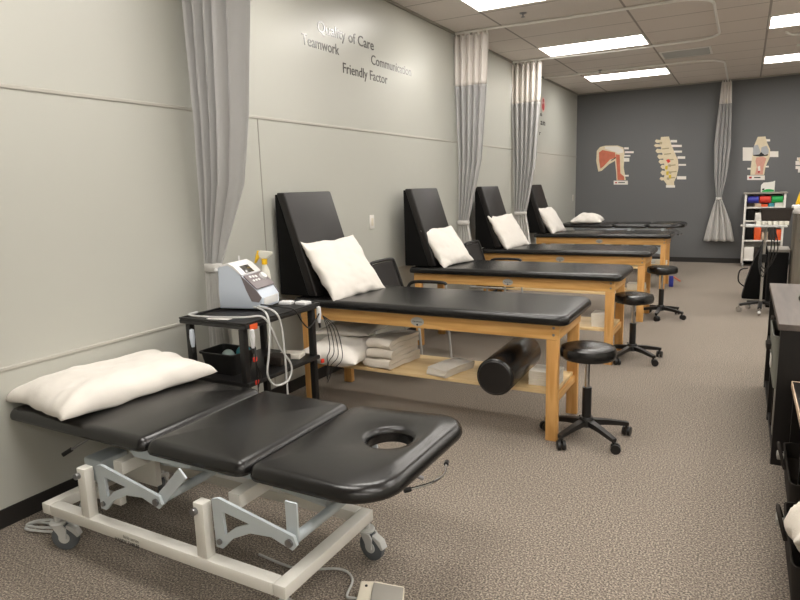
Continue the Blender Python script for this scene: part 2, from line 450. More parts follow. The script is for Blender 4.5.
# ceiling vent, sprinklers
t = thing('ceiling_vent', 'grey louvred air vent set in the ceiling beside the curtain track', 'vent', (2.07, 9.32, HC))
b = MB()
for x0, x1, y0, y1 in ((-.3, .3, -.26, -.235), (-.3, .3, .235, .26), (-.3, -.275, -.235, .235), (.275, .3, -.235, .235)): b.box(x0, x1, y0, y1, -.012, -.0005)
obj('frame', b, 'track', t, 0)
obj('backing', MB().box(-.274, .274, -.234, .234, -.003, -.001), 'base', t, 0)
for k in range(7):
    y = -.20+k*.066
    obj('louvre', MB().box(-.272, .272, -.013, .013, -.004, .004, mtx=Matrix.Translation((0, y, -.012)) @ Matrix.Rotation(-.15, 4, 'X')), 'plastic', t, 0)
for (x, y, l) in ((.867, 6.226, 'small ceiling sprinkler head beside the nearest troffer'), (.868, 9.91, 'small ceiling sprinkler head before the farthest troffer')):
    t = thing('sprinkler_head', l, 'sprinkler', (x, y, HC))
    obj('escutcheon', MB().lathe([(.034, 0), (.034, -.004), (.018, -.012), (0, -.012)]), 'bolt', t)
    obj('deflector', MB().cyl((0, 0, -.012), (0, 0, -.035), .007).cyl((0, 0, -.035), (0, 0, -.038), .02), 'bolt', t)

# curtain tracks on the ceiling
def track(name, pts, label):
    b = MB(); z = HC-.0145
    b.tube([(x, y, z) for x, y in pts], .014, 8, 1)
    tag(obj(name, b, 'track'), label, 'curtain track')
def arc(cx, cy_, r, a0, a1, n=10): return [(cx+r*math.cos(math.radians(a0+(a1-a0)*k/n)), cy_+r*math.sin(math.radians(a0+(a1-a0)*k/n))) for k in range(n+1)]
def utrack(y0, y1, e0=0, e1=0): return [(.02, y0-e0), (.45, y0-e0), (.9, y0-e0*.4), (1.3, y0)] + arc(2.19, y0+.3, .3, -90, 0) + arc(2.19, y1-.3, .3, 0, 90) + [(1.3, y1), (.9, y1-e1*.4), (.45, y1-e1), (.02, y1-e1)]
track('curtain_track', utrack(6.6, 8.55, .055, .08), 'white U-shaped curtain track on the ceiling carrying the two middle curtains')
track('curtain_track', [(.02, 9.97), (1.4, 9.97)] + arc(2.06, 10.4, .43, -90, 0) + [(2.49, 12.2)], 'white curtain track bending to the dark grey back wall')
track('curtain_track', utrack(2.72, 4.75), 'white curtain track of the nearest bay, out of the picture')
track('curtain_track', [(3.15, 8.72)] + [(3.22, 8.9), (3.5, 9.0), (5.6, 9.0)], 'pale curtain track end at the right edge of the ceiling')
track('curtain_track', [(3.31, 9.64), (3.5, 9.62), (5.6, 9.62)], 'pale curtain track end at the right edge, the farther one')

# ------------------------------------------------------------ curtains
def sheet(levels, npl, amp, zs, nx=120, seed=0, along='x', smooth_right=0):
    """levels: (z, a0, a1, mean offset, amp factor); pleated sheet; returns bm"""
    bm = bmesh.new(); rows = []
    lv = sorted(levels, key=lambda l: -l[0])
    for z in zs:
        for A, B in zip(lv, lv[1:]):
            if A[0] >= z >= B[0]: break
        t = (A[0]-z)/max(1e-6, A[0]-B[0]); t2 = t
        a0, a1, off, am = [A[k]+(B[k]-A[k])*t2 for k in (1, 2, 3, 4)]
        row = []
        for i in range(nx+1):
            s_ = i/nx
            ph = s_*npl*2*PI + 1.4*noise.noise(Vector((s_*3, seed, z*.15)))+seed
            d = amp*am*(math.sin(ph)+.35*math.sin(ph*2+.7*math.sin(z))) 
            if smooth_right and s_ > 1-smooth_right:
                q = min(1, (s_-(1-smooth_right))/.08); d = d*(1-q) + q*amp*am*1.1*math.sin((s_-(1-smooth_right))/smooth_right*PI*.9)
            sx = s_ + .35/npl/2/PI*math.cos(ph)*(1 if not smooth_right or s_ < 1-smooth_right else 0)
            x = a0+(a1-a0)*sx
            y = off+d+.006*noise.noise(Vector((s_*8, z*1.2, seed)))
            row.append(bm.verts.new((x, y, z)))
        rows.append(row)
    for A, B in zip(rows, rows[1:]):
        for i in range(nx): bm.faces.new((A[i], A[i+1], B[i+1], B[i]))
    mb = MB(); mb.bm.free(); mb.bm = bm; return mb
def zr(a, b, n): return [a+(b-a)*k/n for k in range(n+1)]
def solid(o, t=.002):
    md = o.modifiers.new('thickness', 'SOLIDIFY'); md.thickness = t; md.offset = 0; return o
def curtain(label, y, levels, npl, amp, zmesh, ztie, zend, seed, skirt, hooks, smooth_right=0, seedmesh=0, tie_h=.05):
    """net header, cloth, tie band, gathered skirt below the tie; x along the track, offset = y"""
    t = thing('privacy_curtain', label, 'curtain', (0, 0, 0), group=None)
    zt = levels[0][0]
    solid(obj('net_header', sheet(levels, npl, amp, zr(zt, zmesh, 14), seed=seed, smooth_right=smooth_right), 'net', t, 80))
    solid(obj('cloth', sheet(levels, npl, amp, zr(zmesh, ztie, 40), seed=seed, smooth_right=smooth_right), 'curtain', t, 80))
    solid(obj('skirt', sheet(skirt, npl, amp, zr(ztie, zend, 14), seed=seed), 'curtain_lt', t, 80))
    a0, a1, off = skirt[0][1:4]
    L = []
    for z, e in ((ztie-tie_h/2, .004), (ztie-tie_h/2+.004, .010), (ztie+tie_h/2-.004, .010), (ztie+tie_h/2, .004)):
        c = (a0+a1)/2; L.append([((c+((a1-a0)/2+e)*math.cos(2*PI*k/24)), off+(amp*skirt[0][4]*1.4+e)*math.sin(2*PI*k/24), z) for k in range(24)])
    obj('tie_band', MB().rings(L), 'curtain_lt', t, 60)
    for k in range(hooks):
        x = levels[0][1]+(levels[0][2]-levels[0][1])*(k+.5)/hooks
        obj('carrier', MB().box(x-.008, x+.008, levels[0][3]-.006, levels[0][3]+.006, zt-.02, HC-.022, .003), 'white', t)
    return t
Y1, Y2, Y3 = 2.72, 6.545, 8.47
curtain('grey privacy curtain nearest the viewer, tied behind the equipment cart', Y1,
        [(3.03, .03, .50, Y1, 1), (2.5, .03, .50, Y1, 1), (1.87, .05, .43, Y1, .95), (1.5, .04, .36, Y1, .85), (1.2, .03, .22, Y1, .6), (1.02, .03, .14, Y1, .42)],
        6.5, .045, 2.52, 1.02, .46, 1, [(1.02, .03, .14, Y1, .42), (.75, .025, .16, Y1, .5), (.46, .02, .19, Y1, .6)], 8, smooth_right=.42)
curtain('grey privacy curtain with white net top, tied between second and third tables', Y2,
        [(3.03, .006, .405, Y2, 1), (2.5, .006, .375, Y2, 1), (1.73, .035, .31, Y2, .95), (1.25, .035, .20, Y2, .7), (1.05, .025, .15, Y2, .5)],
        5, .026, 2.52, 1.05, .5, 3, [(1.05, .025, .15, Y2, .5), (.9, .025, .18, Y2, .6), (.5, .03, .24, Y2, .7)], 8)
curtain('grey privacy curtain with white net top, tied between third and fourth tables', Y3,
        [(3.03, .012, .405, Y3, 1), (2.5, .012, .39, Y3, 1), (1.73, .04, .34, Y3, .95), (1.25, .045, .25, Y3, .7), (1.06, .05, .21, Y3, .5)],
        5.5, .026, 2.53, 1.06, .5, 5, [(1.06, .05, .21, Y3, .5), (.9, .04, .24, Y3, .6), (.5, .05, .3, Y3, .7)], 8)
Y4 = 12.12
curtain('pale grey curtain hanging knotted on the dark grey back wall', Y4,
        [(3.03, 2.40, 2.55, Y4, .5), (2.68, 2.38, 2.57, Y4, .6), (2.0, 2.34, 2.59, Y4, .8), (1.5, 2.37, 2.56, Y4, .7), (1.12, 2.42, 2.50, Y4, .4)],
        4, .045, 2.68, 1.12, .39, 7, [(1.12, 2.42, 2.50, Y4, .4), (1.0, 2.38, 2.55, Y4, .7), (.7, 2.31, 2.66, Y4, .95), (.39, 2.25, 2.73, Y4, 1.1)], 4, tie_h=.04)

# ------------------------------------------------------------ treatment tables
def make_table():
    t = thing('treatment_table', '', 'treatment table', (0, 0, 0), group='oak treatment tables with black tops')
    # local: x from 0 (head, wall side) to 1.82, y from 0 (near) to .69
    W, D, H = 1.775, .53, .685
    obj('top', cushion(rrect(-.03, W+.055, -.045, D+.13, (.03, .06, .11, .03)), H, H+.056, .03, .014, dome=.004), 'vinyl', t, 50)
    for y0 in (0, D-.024): obj('apron_rail', MB().box(0, W, y0, y0+.024, .597, H-.001, .003), 'oak', t)
    for x0 in (0, W-.024): obj('apron_rail', MB().box(x0, x0+.024, .0245, D-.0245, .597, H-.001, .003), 'oaky', t)
    for x0 in (.004, W-.072):
        for y0 in (.004, D-.046):
            obj('leg', MB().box(x0, x0+.068, y0, y0+.042, 0, .5965, .005), 'oakv', t)
    obj('shelf', MB().box(.03, W-.03, .047, D-.047, .262, .283, .002), 'ply', t)
    for x0 in (.004, W-.072):
        obj('shelf_rail', MB().box(x0+.015, x0+.055, .047, D-.047, .215, .2615, .003), 'oaky', t)
    pl = obj('emblem_plate', MB().cyl((.9, -.0005, .638), (.9, -.004, .638), .045, n=32), 'plate', t)
    for v in pl.data.vertices: v.co.z = .638+(v.co.z-.638)*.62
    tb = MB(); tb.bm.free(); tb.bm = text_bm('Hausmann', .064, .0006)
    tb.move(Matrix.Translation((.868, -.0042, .634)) @ Matrix.Rotation(PI/2, 4, 'X'))
    obj('emblem_lettering', tb, 'inkb', pl, 0)
    obj('emblem_dot', MB().cyl((.9, -.004, .619), (.9, -.0052, .619), .006, n=12), 'inkb', pl, 0)
    for z in (.625, .665):
        obj('bolt', MB().lathe([(0, .003), (.006, .002), (.008, 0)], n=12, mtx=Matrix.Translation((W-.03, 0, z)) @ Matrix.Rotation(PI/2, 4, 'X')), 'bolt', t)
    return t
TX = .215
T = [3.36, 5.06, 6.80, 9.04]
tables = [make_table()]
for k in range(3): tables.append(copy_tree(tables[0]))
TL = ['oak treatment table with black roll and towels on its shelf, nearest of the wooden tables',
      'oak treatment table second from the viewer, between the two mesh chairs',
      'oak treatment table third from the viewer, in the bay of the two curtains',
      'oak treatment table farthest of the four, before the sectioned table']
for t, y, l in zip(tables, T, TL): t.location = (TX-(.025 if y > 9 else 0), y, 0); t['label'] = l

# wedge backrests standing on the tables
def make_wedge():
    t = thing('wedge_backrest', '', 'wedge cushion', group='black wedge backrests')
    d = .55
    # side profile (x, z): vertical back, leaning front
    obj('core', MB().prism([(0, 0), (.245, 0), (.245, .01), (.018, .688), (0, .688)], .006, d-.006, 1, .004), 'dark', t, 40)
    obj('front_pad', MB().prism([(.240, .002), (.315, .002), (.085, .700), (.015, .700)], 0, d, 1, .012), 'vinyl2', t, 40)
    return t
wd = make_wedge()
wx = [.04, .12, .12, -.0+.015]
WL = ['black wedge backrest on the nearest oak table, behind the largest leaning pillow', 'black wedge backrest on the second oak table',
      'black wedge backrest on the third oak table, right of the first net-topped curtain', 'black wedge backrest on the farthest oak table, beside the light switches']
for k in range(4):
    x = wd if k == 0 else copy_tree(wd)
    x.location = (wx[k], T[k]+.01, .7455); x['label'] = WL[k]

# pillows
def place_pillow(name, mb, label, o, ex, ey, cat='pillow', material='linen', group=None):
    """o = centre, ex / ey directions of the pillow's local x and y"""
    ex = Vector(ex).normalized(); ey = Vector(ey); ey = (ey-ex*ey.dot(ex)).normalized(); ez = ex.cross(ey)
    Mx = Matrix((ex, ey, ez)).transposed().to_4x4()
    p = obj(name, mb, material, None, 180); Mx.translation = Vector(o); p.matrix_world = Mx
    return tag(p, label, cat, group)
G = 'white pillows leaning on the wedge backrests'
# local x runs up the wedge slope, y along the room; z out of the pillow
sl = Vector((-.315, 0, .95)).normalized()
place_pillow('pillow', pillow(.48, .56, .15, 1, .35, hem=-.35), 'white pillow leaning on the nearest black wedge, largest of the leaning pillows', (.43, T[0]+.25, .925), (-.26, .02, .37), (.17, 1, -.05), group=G)
place_pillow('pillow', pillow(.42, .52, .15, 2, .35), 'white pillow leaning on the wedge of the second oak table', (.445, T[1]+.26, .912), (-.26, .03, .36), (.16, 1, .0), group=G)
place_pillow('pillow', pillow(.46, .62, .15, 3, .35), 'white pillow leaning on the wedge of the third oak table', (.445, T[2]+.275, .92), (-.24, .03, .37), (.14, 1, .0), group=G)
place_pillow('pillow', pillow(.45, .56, .17, 4, .35), 'white pillow leaning on the wedge of the farthest oak table', (.345, T[3]+.28, .925), (-.24, .03, .36), (.1, 1, .0), group=G)

# ------------------------------------------------------------ hi-lo tables (three black sections on a white steel base)
def make_hilo(zt, face_hole=True, tilt=0):
    """local origin on the floor under the table's near left base corner"""
    t = thing('adjustable_table', '', 'treatment table')
    zb = zt-.056
    b0, b1 = .157, .203
    secs = [(-.345, .535), (.54, 1.035), (1.045, 1.575)]
    yw0, yw1 = .085, .78
    for i, (x0, x1) in enumerate(secs):
        rad = [(.03, .04, .04, .05), (.04, .04, .04, .04), (.05, .17, .13, .06)][i]
        lp = rrect(x0, x1, yw0, yw1, rad, 8, 10)
        if i == 2:   # the face section widens a little towards its end
            for p in lp: p.y += (p.x-x0)*.13*max(0, (p.y-yw0)/(yw1-yw0)-.4)/.6
        h = ((x0+.33, (yw0+yw1)/2+.075), .082, .088, .12) if (i == 2 and face_hole) else None
        nm = ('head_section', 'middle_section', 'face_section')[i]
        obj(nm, cushion(lp, zb, zt, .040, .014, hole=((h[0][0], h[0][1]), h[1], h[2], h[3]) if h else None, hr=.026, dome=.009), 'vinyl', t, 60)
    fr = MB()
    for y in (.155, .66): fr.box(-.10, 1.28, y, y+.035, zb-.034, zb-.001, .003)
    for x in (.02, .43, .93, 1.22): fr.box(x, x+.03, .191, .659, zb-.03, zb-.003, .003)
    obj('top_frame', fr, 'bluesteel', t)
    if True:
        g = MB().prism([(.40, zb-.001), (.78, zb-.001), (.74, zb-.03), (.68, zb-.036), (.60, zb-.034), (.50, zb-.04), (.44, zb-.04)], .12, .13, 1)
        obj('hinge_bracket', g, 'bluesteel', t, 0)
    # base frame
    for y in (0, .50): obj('base_beam', MB().box(.031, 1.214, y, y+.05, b0, b1, .004), 'steel', t)
    for x in (-.02, 1.215): obj('base_beam', MB().box(x, x+.05, 0, .55, b0, b1, .004), 'steel', t)
    bb = None
    zp = b1+.205
    dz = zb-.036
    for x in (.24, .874):
        for y in (.0, .50):
            obj('post', MB().box(x, x+.048, y+.004, y+.046, b1, zp, .004), 'steel', t)
            q = obj('pivot_bolt', MB().cyl((x+.012, y-.012, zp-.03), (x+.012, y+.06, zp-.03), .013, n=16), 'bolt', t)
    for x in (.345, .955):
        for k, y in enumerate((.02, .52)):
            # triangular lift arm: outer outline with a window
            o_ = [(x-.005, zp+.02), (x+.025, zp+.03), (x+.34, zp-.03), (x+.352, zp-.06), (x+.335, zp-.08), (x+.25, zp-.055), (x+.16, zp-.065), (x+.08, zp-.105), (x+.03, zp-.155), (x+.0, zp-.155)]
            w_ = [(x+.04, zp-.015), (x+.16, zp-.032), (x+.09, zp-.065), (x+.045, zp-.10)]
            bm = MB(); Lo = len(o_)
            # fill outline minus window with triangulated faces
            def ring(y_): return [bm.bm.verts.new((p[0], y_, p[1])) for p in o_], [bm.bm.verts.new((p[0], y_, p[1])) for p in w_]
            A, a = ring(y); B_, b_ = ring(y+.012)
            for R_, r_ in ((A, a), (B_, b_)):
                es = [bm.bm.edges.new((R_[i], R_[(i+1) % len(R_)])) for i in range(len(R_))]+[bm.bm.edges.new((r_[i], r_[(i+1) % len(r_)])) for i in range(len(r_))]
                bmesh.ops.triangle_fill(bm.bm, use_beauty=True, use_dissolve=False, edges=es)
            for P_, Q_ in ((A, B_), (a, b_)):
                for i in range(len(P_)): bm.bm.faces.new((P_[i], P_[(i+1) % len(P_)], Q_[(i+1) % len(Q_)], Q_[i]))
            la = obj('lift_arm', bm, 'bluesteel', t, 30)
            obj('pivot_bolt', MB().cyl((x+.325, y-.008, zp-.055), (x+.325, y+.03, zp-.055), .014, n=16), 'bolt', la)
            obj('pivot_bolt', MB().cyl((x+.02, y-.008, zp-.13), (x+.02, y+.03, zp-.13), .010, n=14), 'bolt', la)
            xt = x+.455 if x < .5 else x+.325
            ln = obj('link_strap', MB().bar((x+.325, y+.02, zp-.055), (xt, y+.02, zb-.002), .045, .008, (0, 1, 0)), 'bluesteel', t)
    for x in (.665, 1.275):
        obj('cross_shaft', MB().cyl((x+.005, .05, zp-.055), (x+.005, .515, zp-.055), .018), 'bluesteel', t)
    obj('lift_crossbar', MB().bar((.375, .09, zp-.01), (.375, .46, zp-.01), .05, .05), 'steel', t)
    obj('lift_crossbar', MB().bar((.985, .09, zp-.01), (.985, .46, zp-.01), .05, .05), 'steel', t)
    obj('actuator', MB().cyl((.42, .28, zp-.04), (.82, .28, zp-.01), .028).cyl((.82, .28, zp-.01), (1.25, .28, zp-.05), .018), 'bluesteel', t)
    mt = obj('motor_box', MB().box(.0, .12, .19, .33, b1+.02, b1+.13, .012), 'bluesteel', t)
    obj('motor_knob', MB().cyl((.05, .19, b1+.07), (.05, .165, b1+.07), .026), 'bluesteel', mt)
    obj('motor_bracket', MB().box(.02, .28, .335, .365, b1-.02, b1+.12, .003), 'steel', t)
    obj('motor_bracket', MB().box(.02, .28, .15, .18, b1-.02, b1+.018, .003), 'steel', t)
    # casters
    for cx, cy_, a in ((.045, .02, .45), (1.24, .02, -.6), (.07, .53, 2.2), (1.24, .535, -.15)):
        R = Matrix.Translation((cx, cy_, 0)) @ Matrix.Rotation(a, 4, 'Z')
        c = obj('caster', MB().cyl((0, 0, .118), (0, 0, b0), .014).lathe([(0, .128), (.03, .128), (.034, .121), (.03, .112), (.0, .112)]).prism([(-.02, .114), (.03, .114), (.042, .098), (.038, .052), (.028, .046), (.016, .05), (.004, .08)], -.024, -.017, 1).prism([(-.02, .114), (.03, .114), (.042, .098), (.038, .052), (.028, .046), (.016, .05), (.004, .08)], .017, .024, 1).move(R), 'plastic', t)
        wm = Matrix.Translation((.026, 0, .056)) @ Matrix.Rotation(PI/2, 4, 'X')
        obj('wheel', MB().lathe([(.024, -.014), (.047, -.014), (.056, -.010), (.056, .010), (.047, .014), (.024, .014), (.024, -.014)], mtx=wm, n=32).move(R), 'rubber', c)
        obj('hub', MB().lathe([(0, -.0165), (.0235, -.0165), (.0235, .0165), (0, .0165)], mtx=wm).move(R), 'plastic', c)
        obj('brake_pedal', MB().prism([(.040, .112), (.078, .096), (.092, .066), (.082, .060), (.064, .084), (.038, .100)], -.016, .016, 1, .002).move(R), 'plastic', c)
    # face-section crank
    cm = obj('crank_mount', MB().box(1.285, 1.36, .43, .49, zb-.04, zb-.002, .004).cyl((1.36, .46, zb-.02), (1.485, .56, zb-.11), .008), 'bolt', t)
    ck = [(1.462, .50, .355), (1.50, .565, .352), (1.515, .63, .348), (1.51, .70, .345), (1.487, .765, .345)]
    ck = [(x, y, z-.485+zb) for x, y, z in ck]
    obj('crank_handle', MB().tube(ck, .006), 'chrome', t)
    for q, q2 in ((ck[0], ck[1]), (ck[-1], ck[-2])):
        e = (Vector(q)-Vector(q2)).normalized()*.025
        obj('crank_grip', MB().cyl(q, Vector(q)+e, .010, n=14), 'bplastic', t)
    lv = obj('lever', MB().cyl((.06, .30, zb-.035), (-.07, .19, zb-.13), .006), 'bolt', t)
    obj('lever_grip', MB().cyl((-.07, .19, zb-.13), (-.10, .165, zb-.152), .010), 'bplastic', lv)
    return t
hl = make_hilo(.541)
hl.location = (.36, 1.395, 0)
hl['label'] = 'low adjustable table with three black sections on a white steel base, in the foreground'
tb = MB(); tb.bm.free(); tb.bm = text_bm('HANDY TABLES', .135, .0006); tb.move(Matrix.Translation((.44, -.0012, .155)) @ Matrix.Rotation(PI/2, 4, 'X')); obj('beam_lettering', tb, 'inkb', hl, 0)
tb = MB(); tb.bm.free(); tb.bm = text_bm('hi-lo series', .085, .0006); tb.move(Matrix.Translation((.49, -.0012, .176)) @ Matrix.Rotation(PI/2, 4, 'X')); obj('beam_lettering', tb, 'greyp', hl, 0)
obj('sticker', MB().box(1.223, 1.257, .17, .28, .1951, .1956), 'sticker', hl, 0)
place_pillow('pillow', pillow(.50, .78, .125, 5, .22, hem=.45, wr=.010, sq=5, pin=.05), 'large white pillow lying on the head of the low foreground table', (.27, 1.86, .567), (1, -.12, 0), (.20, 1, .0))

h5 = make_hilo(.792, face_hole=True)
h5.location = (.50, 10.28, 0)
h5['label'] = 'adjustable table with black sections at the far end, before the dark grey wall'
place_pillow('pillow', pillow(.48, .66, .17, 6, .25), 'small white pillow lying flat on the farthest sectioned table', (.575, 10.70, .826), (1, .1, 0), (-.1, 1, 0))

# cord, foot pedal on the floor
tag(obj('power_cord', MB().tube([(.455, 1.60, .25), (.40, 1.57, .20), (.36, 1.52, .08), (.33, 1.50, .012), (.24, 1.46, .012), (.13, 1.43, .012), (.115, 1.48, .013), (.2, 1.51, .013), (.30, 1.53, .014), (.22, 1.47, .02), (.12, 1.44, .022), (.14, 1.50, .022), (.25, 1.55, .016), (.34, 1.56, .014)], .006), 'plastic'), 'coiled pale power cord on the carpet under the low table, by the wall', 'cord')
tag(obj('pedal_cord', MB().tube([(1.20, 1.74, .007), (1.40, 1.73, .007), (1.55, 1.80, .007), (1.63, 1.77, .007), (1.665, 1.68, .007), (1.70, 1.66, .02), (1.735, 1.672, .022)], .005), 'plastic'), 'thin pale cord running over the carpet to the foot pedal', 'cord')
t = thing('foot_pedal', 'cream foot pedal switch on the carpet at the bottom edge', 'pedal', (1.80, 1.69, 0), .42)
obj('housing', MB().prism([(-.08, 0), (.08, 0), (.08, .028), (-.02, .045), (-.08, .048)], -.075, .075, 1, .005), 'cream', t)
obj('pedal_plate', MB().prism([(-.03, .0465), (.078, .0300), (.078, .0335), (-.03, .052)], -.05, .06, 1, .0015), 'greyp', t)
obj('screw', MB().cyl((-.055, .045, .0465), (-.055, .045, .0495), .005, n=12), 'inkb', t)

# ------------------------------------------------------------ stools
def make_stool():
    t = thing('rolling_stool', '', 'stool', group='black rolling stools by the table ends')
    obj('seat', MB().lathe([(0, .480), (.145, .480), (.152, .487), (.154, .5), (.154, .522), (.147, .541), (.12, .549), (.06, .546), (0, .544)], n=40), 'vinyl', t, 50)
    obj('seat_plate', MB().cyl((0, 0, .463), (0, 0, .4798), .07), 'bplastic', t)
    obj('piston', MB().cyl((0, 0, .30), (0, 0, .463), .014), 'chrome', t)
    obj('column_sleeve', MB().cyl((0, 0, .115), (0, 0, .305), .026), 'bplastic', t)
    obj('hub', MB().lathe([(0, .13), (.035, .13), (.045, .11), (.045, .082), (.03, .07), (0, .07)]), 'bplastic', t)
    for k in range(5):
        a = 2*PI*k/5; c, s_ = math.cos(a), math.sin(a)
        L = []
        for r, z, hw, hh in ((.03, .098, .021, .018), (.12, .092, .017, .015), (.215, .078, .015, .012), (.245, .074, .014, .010)):
            n = Vector((-s_, c, 0)); p = Vector((c*r, s_*r, z))
            L.append([p+n*hw+Vector((0, 0, hh)), p-n*hw+Vector((0, 0, hh)), p-n*hw*.8-Vector((0, 0, hh)), p+n*hw*.8-Vector((0, 0, hh))])
        arm = obj('base_arm', MB().rings(L), 'bplastic', t, 0)
        P = Vector((c*.235, s_*.235, 0)); q = a+.9; d = Vector((math.cos(q), math.sin(q), 0)); nn = Vector((-d.y, d.x, 0))
        w_ = MB().cyl(P+Vector((0, 0, .05)), P+Vector((0, 0, .074)), .008, n=10)
        for sgn in (-1, 1):
            w_.cyl(P+d*.012+nn*sgn*.006+Vector((0, 0, .0265)), P+d*.012+nn*sgn*.022+Vector((0, 0, .0265)), .0265, n=20)
        w_.box(-.018, .018, -.006, .006, .03, .056, .002, mtx=Matrix.Translation(P))
        obj('caster', w_, 'bplastic', t, 40)
    return t
st = make_stool()
for k, (x, y, a, l) in enumerate([(2.12, 3.50, -113, 'black rolling stool at the end of the nearest oak table, closest to the viewer'),
                                  (2.10, 5.32, -111, 'black rolling stool at the end of the second oak table'), (2.12, 7.15, -94, 'black rolling stool at the end of the third oak table')]):
    s_ = st if k == 0 else copy_tree(st)
    s_.location = (x, y, 0); s_.rotation_euler = (0, 0, math.radians(a)); s_['label'] = l

# ------------------------------------------------------------ things on the shelves under the tables
ZS = .2835
place_pillow('pillow', pillow(.46, .62, .17, 8, .45), 'white pillow on the shelf under the nearest table, lower of the two', (.47, T[0]+.14, ZS+.085), (1, .1, 0), (-.1, 1, 0.03), group='spare pillows under the nearest table')
place_pillow('pillow', pillow(.42, .50, .10, 9, .4), 'white striped pillow on the shelf under the nearest table, upper of the two', (.45, T[0]+.33, ZS+.20), (1, .12, .02), (-.12, 1, 0), group='spare pillows under the nearest table')
for k, (w_, d_, a, dx) in enumerate(((.34, .21, -.12, 0), (.33, .195, -.02, .004), (.32, .19, -.10, .012))):
    o = obj('folded_towel', folded(w_, d_, 2, .032, 20+k, .011), 'towel', None, 60, (.80+dx, T[0]+.24, ZS+.001+k*.064)); o.rotation_euler = (0, 0, a-PI/2)
    tag(o, 'folded white towel under the nearest table, %s of the stack of three' % ('bottom', 'middle', 'top')[k], 'towel', 'stack of folded towels')
o = obj('folded_cloth', folded(.28, .15, 3, .016, 31, .009), 'towel', None, 60, (1.25, T[0]+.19, ZS+.001)); o.rotation_euler = (0, 0, -.25-PI/2)
tag(o, 'white folded cloth lying alone between towels and black roll', 'cloth')
t = thing('bolster_roll', 'black vinyl bolster roll sticking out from the nearest table shelf', 'bolster', (1.675, T[0]-.17, ZS+.109), math.radians(2))
RX = Matrix.Rotation(-PI/2, 4, 'X')
obj('body', MB().lathe([(0, .006), (.096, .006), (.105, .012), (.108, .022), (.108, .62), (.105, .63), (.096, .636), (0, .636)], n=40, mtx=RX), 'vinyl', t, 40)
obj('end_cap', MB().lathe([(0, 0), (.091, 0), (.096, .0055), (0, .0055)], n=40, mtx=RX), 'vinyl2', t, 40)
def paper_stack(label, x, y, w_=.16, d_=.13, h=.085, rot=0):
    t = thing('tissue_stack', label, 'paper stack', (x, y, ZS+.0005), rot, 'white paper stacks on the table shelves')
    n = 7
    for k in range(n):
        e = random.uniform(-.004, .004); z = k*h/n
        obj('sheet_bundle', MB().box(-w_/2+e, w_/2+e, -d_/2-e, d_/2-e, z, z+h/n-.0012, .003), 'cotton', t, 0)
    return t
paper_stack('white stack of paper cloths behind the right leg of the nearest table', 1.87, T[0]+.19, .17, .15, .09)
paper_stack('white stack of paper cloths on the shelf of the second table', 1.87, T[1]+.18, .15, .16, .11)
paper_stack('white stack of paper cloths on the shelf of the third table', 1.86, T[2]+.38, .18, .16, .07)
paper_stack('white stack of paper cloths on the shelf of the farthest oak table', 1.86, T[3]+.52, .16, .14, .06)

# ------------------------------------------------------------ chairs by the wall
def make_chair():
    """faces +x; local origin under the seat centre"""
    t = thing('mesh_chair', '', 'chair', group='black mesh chairs by the wall')
    seat = [Vector((x, y, .44)) for x, y in ()]
    obj('seat', cushion(rrect(-.22, .22, -.235, .235, .07), .43, .475, .02, .012), 'mesh', t, 50)
    def bp(u, v):  # back surface: u across (y), v up
        x = -.225-.10*v-.03*(1-u*u)*1; return Vector((x, u*(.225-.035*v), (.50+.36*v)))
    N = 12
    bm = MB(); g = [[bm.bm.verts.new(bp(-.93+1.86*i/N, .03+.93*j/N)) for i in range(N+1)] for j in range(N+1)]
    for j in range(N):
        for i in range(N): bm.bm.faces.new((g[j][i], g[j][i+1], g[j+1][i+1], g[j+1][i]))
    o = obj('backrest_mesh', bm, 'mesh', t, 80); solid(o, .004)
    fr = [bp(-1, 0), bp(-1, .3), bp(-1, .65), bp(-.97, .93), bp(-.85, 1), bp(0, 1.0), bp(.85, 1), bp(.97, .93), bp(1, .65), bp(1, .3), bp(1, 0), bp(0, -.02)]
    obj('back_frame', MB().tube(fr, .013, 8, 4, closed=True), 'bplastic', t)
    for s_ in (-1, 1):
        y = .265*s_
        obj('armrest', MB().tube([(-.235, y*.9, .56), (-.20, y, .645), (-.07, y, .662), (.10, y, .66), (.132, y, .642)], .014, 8, 5), 'bplastic', t)
        for x0, x1 in ((.135, .17), (-.24, -.30)):
            obj('leg', MB().tube([(x0*.95, y, .64 if x0 > 0 else .58), (x0, y, .43), (x1, y, .012)], .011, 8, 4), 'tube', t)
        obj('side_rail', MB().cyl((-.235, y, .425), (.13, y, .425), .010), 'tube', t)
        obj('seat_bracket', MB().cyl((-.05, .2*s_, .425), (-.05, y, .425), .010), 'chrome', t)
    return t
ch = make_chair(); ch.location = (.56, 4.46, 0); ch['label'] = 'black mesh-backed armchair between the first and second oak tables'
c2 = copy_tree(ch); c2.location = (.645, 6.22, 0); c2['label'] = 'black mesh-backed armchair between the second and third oak tables'

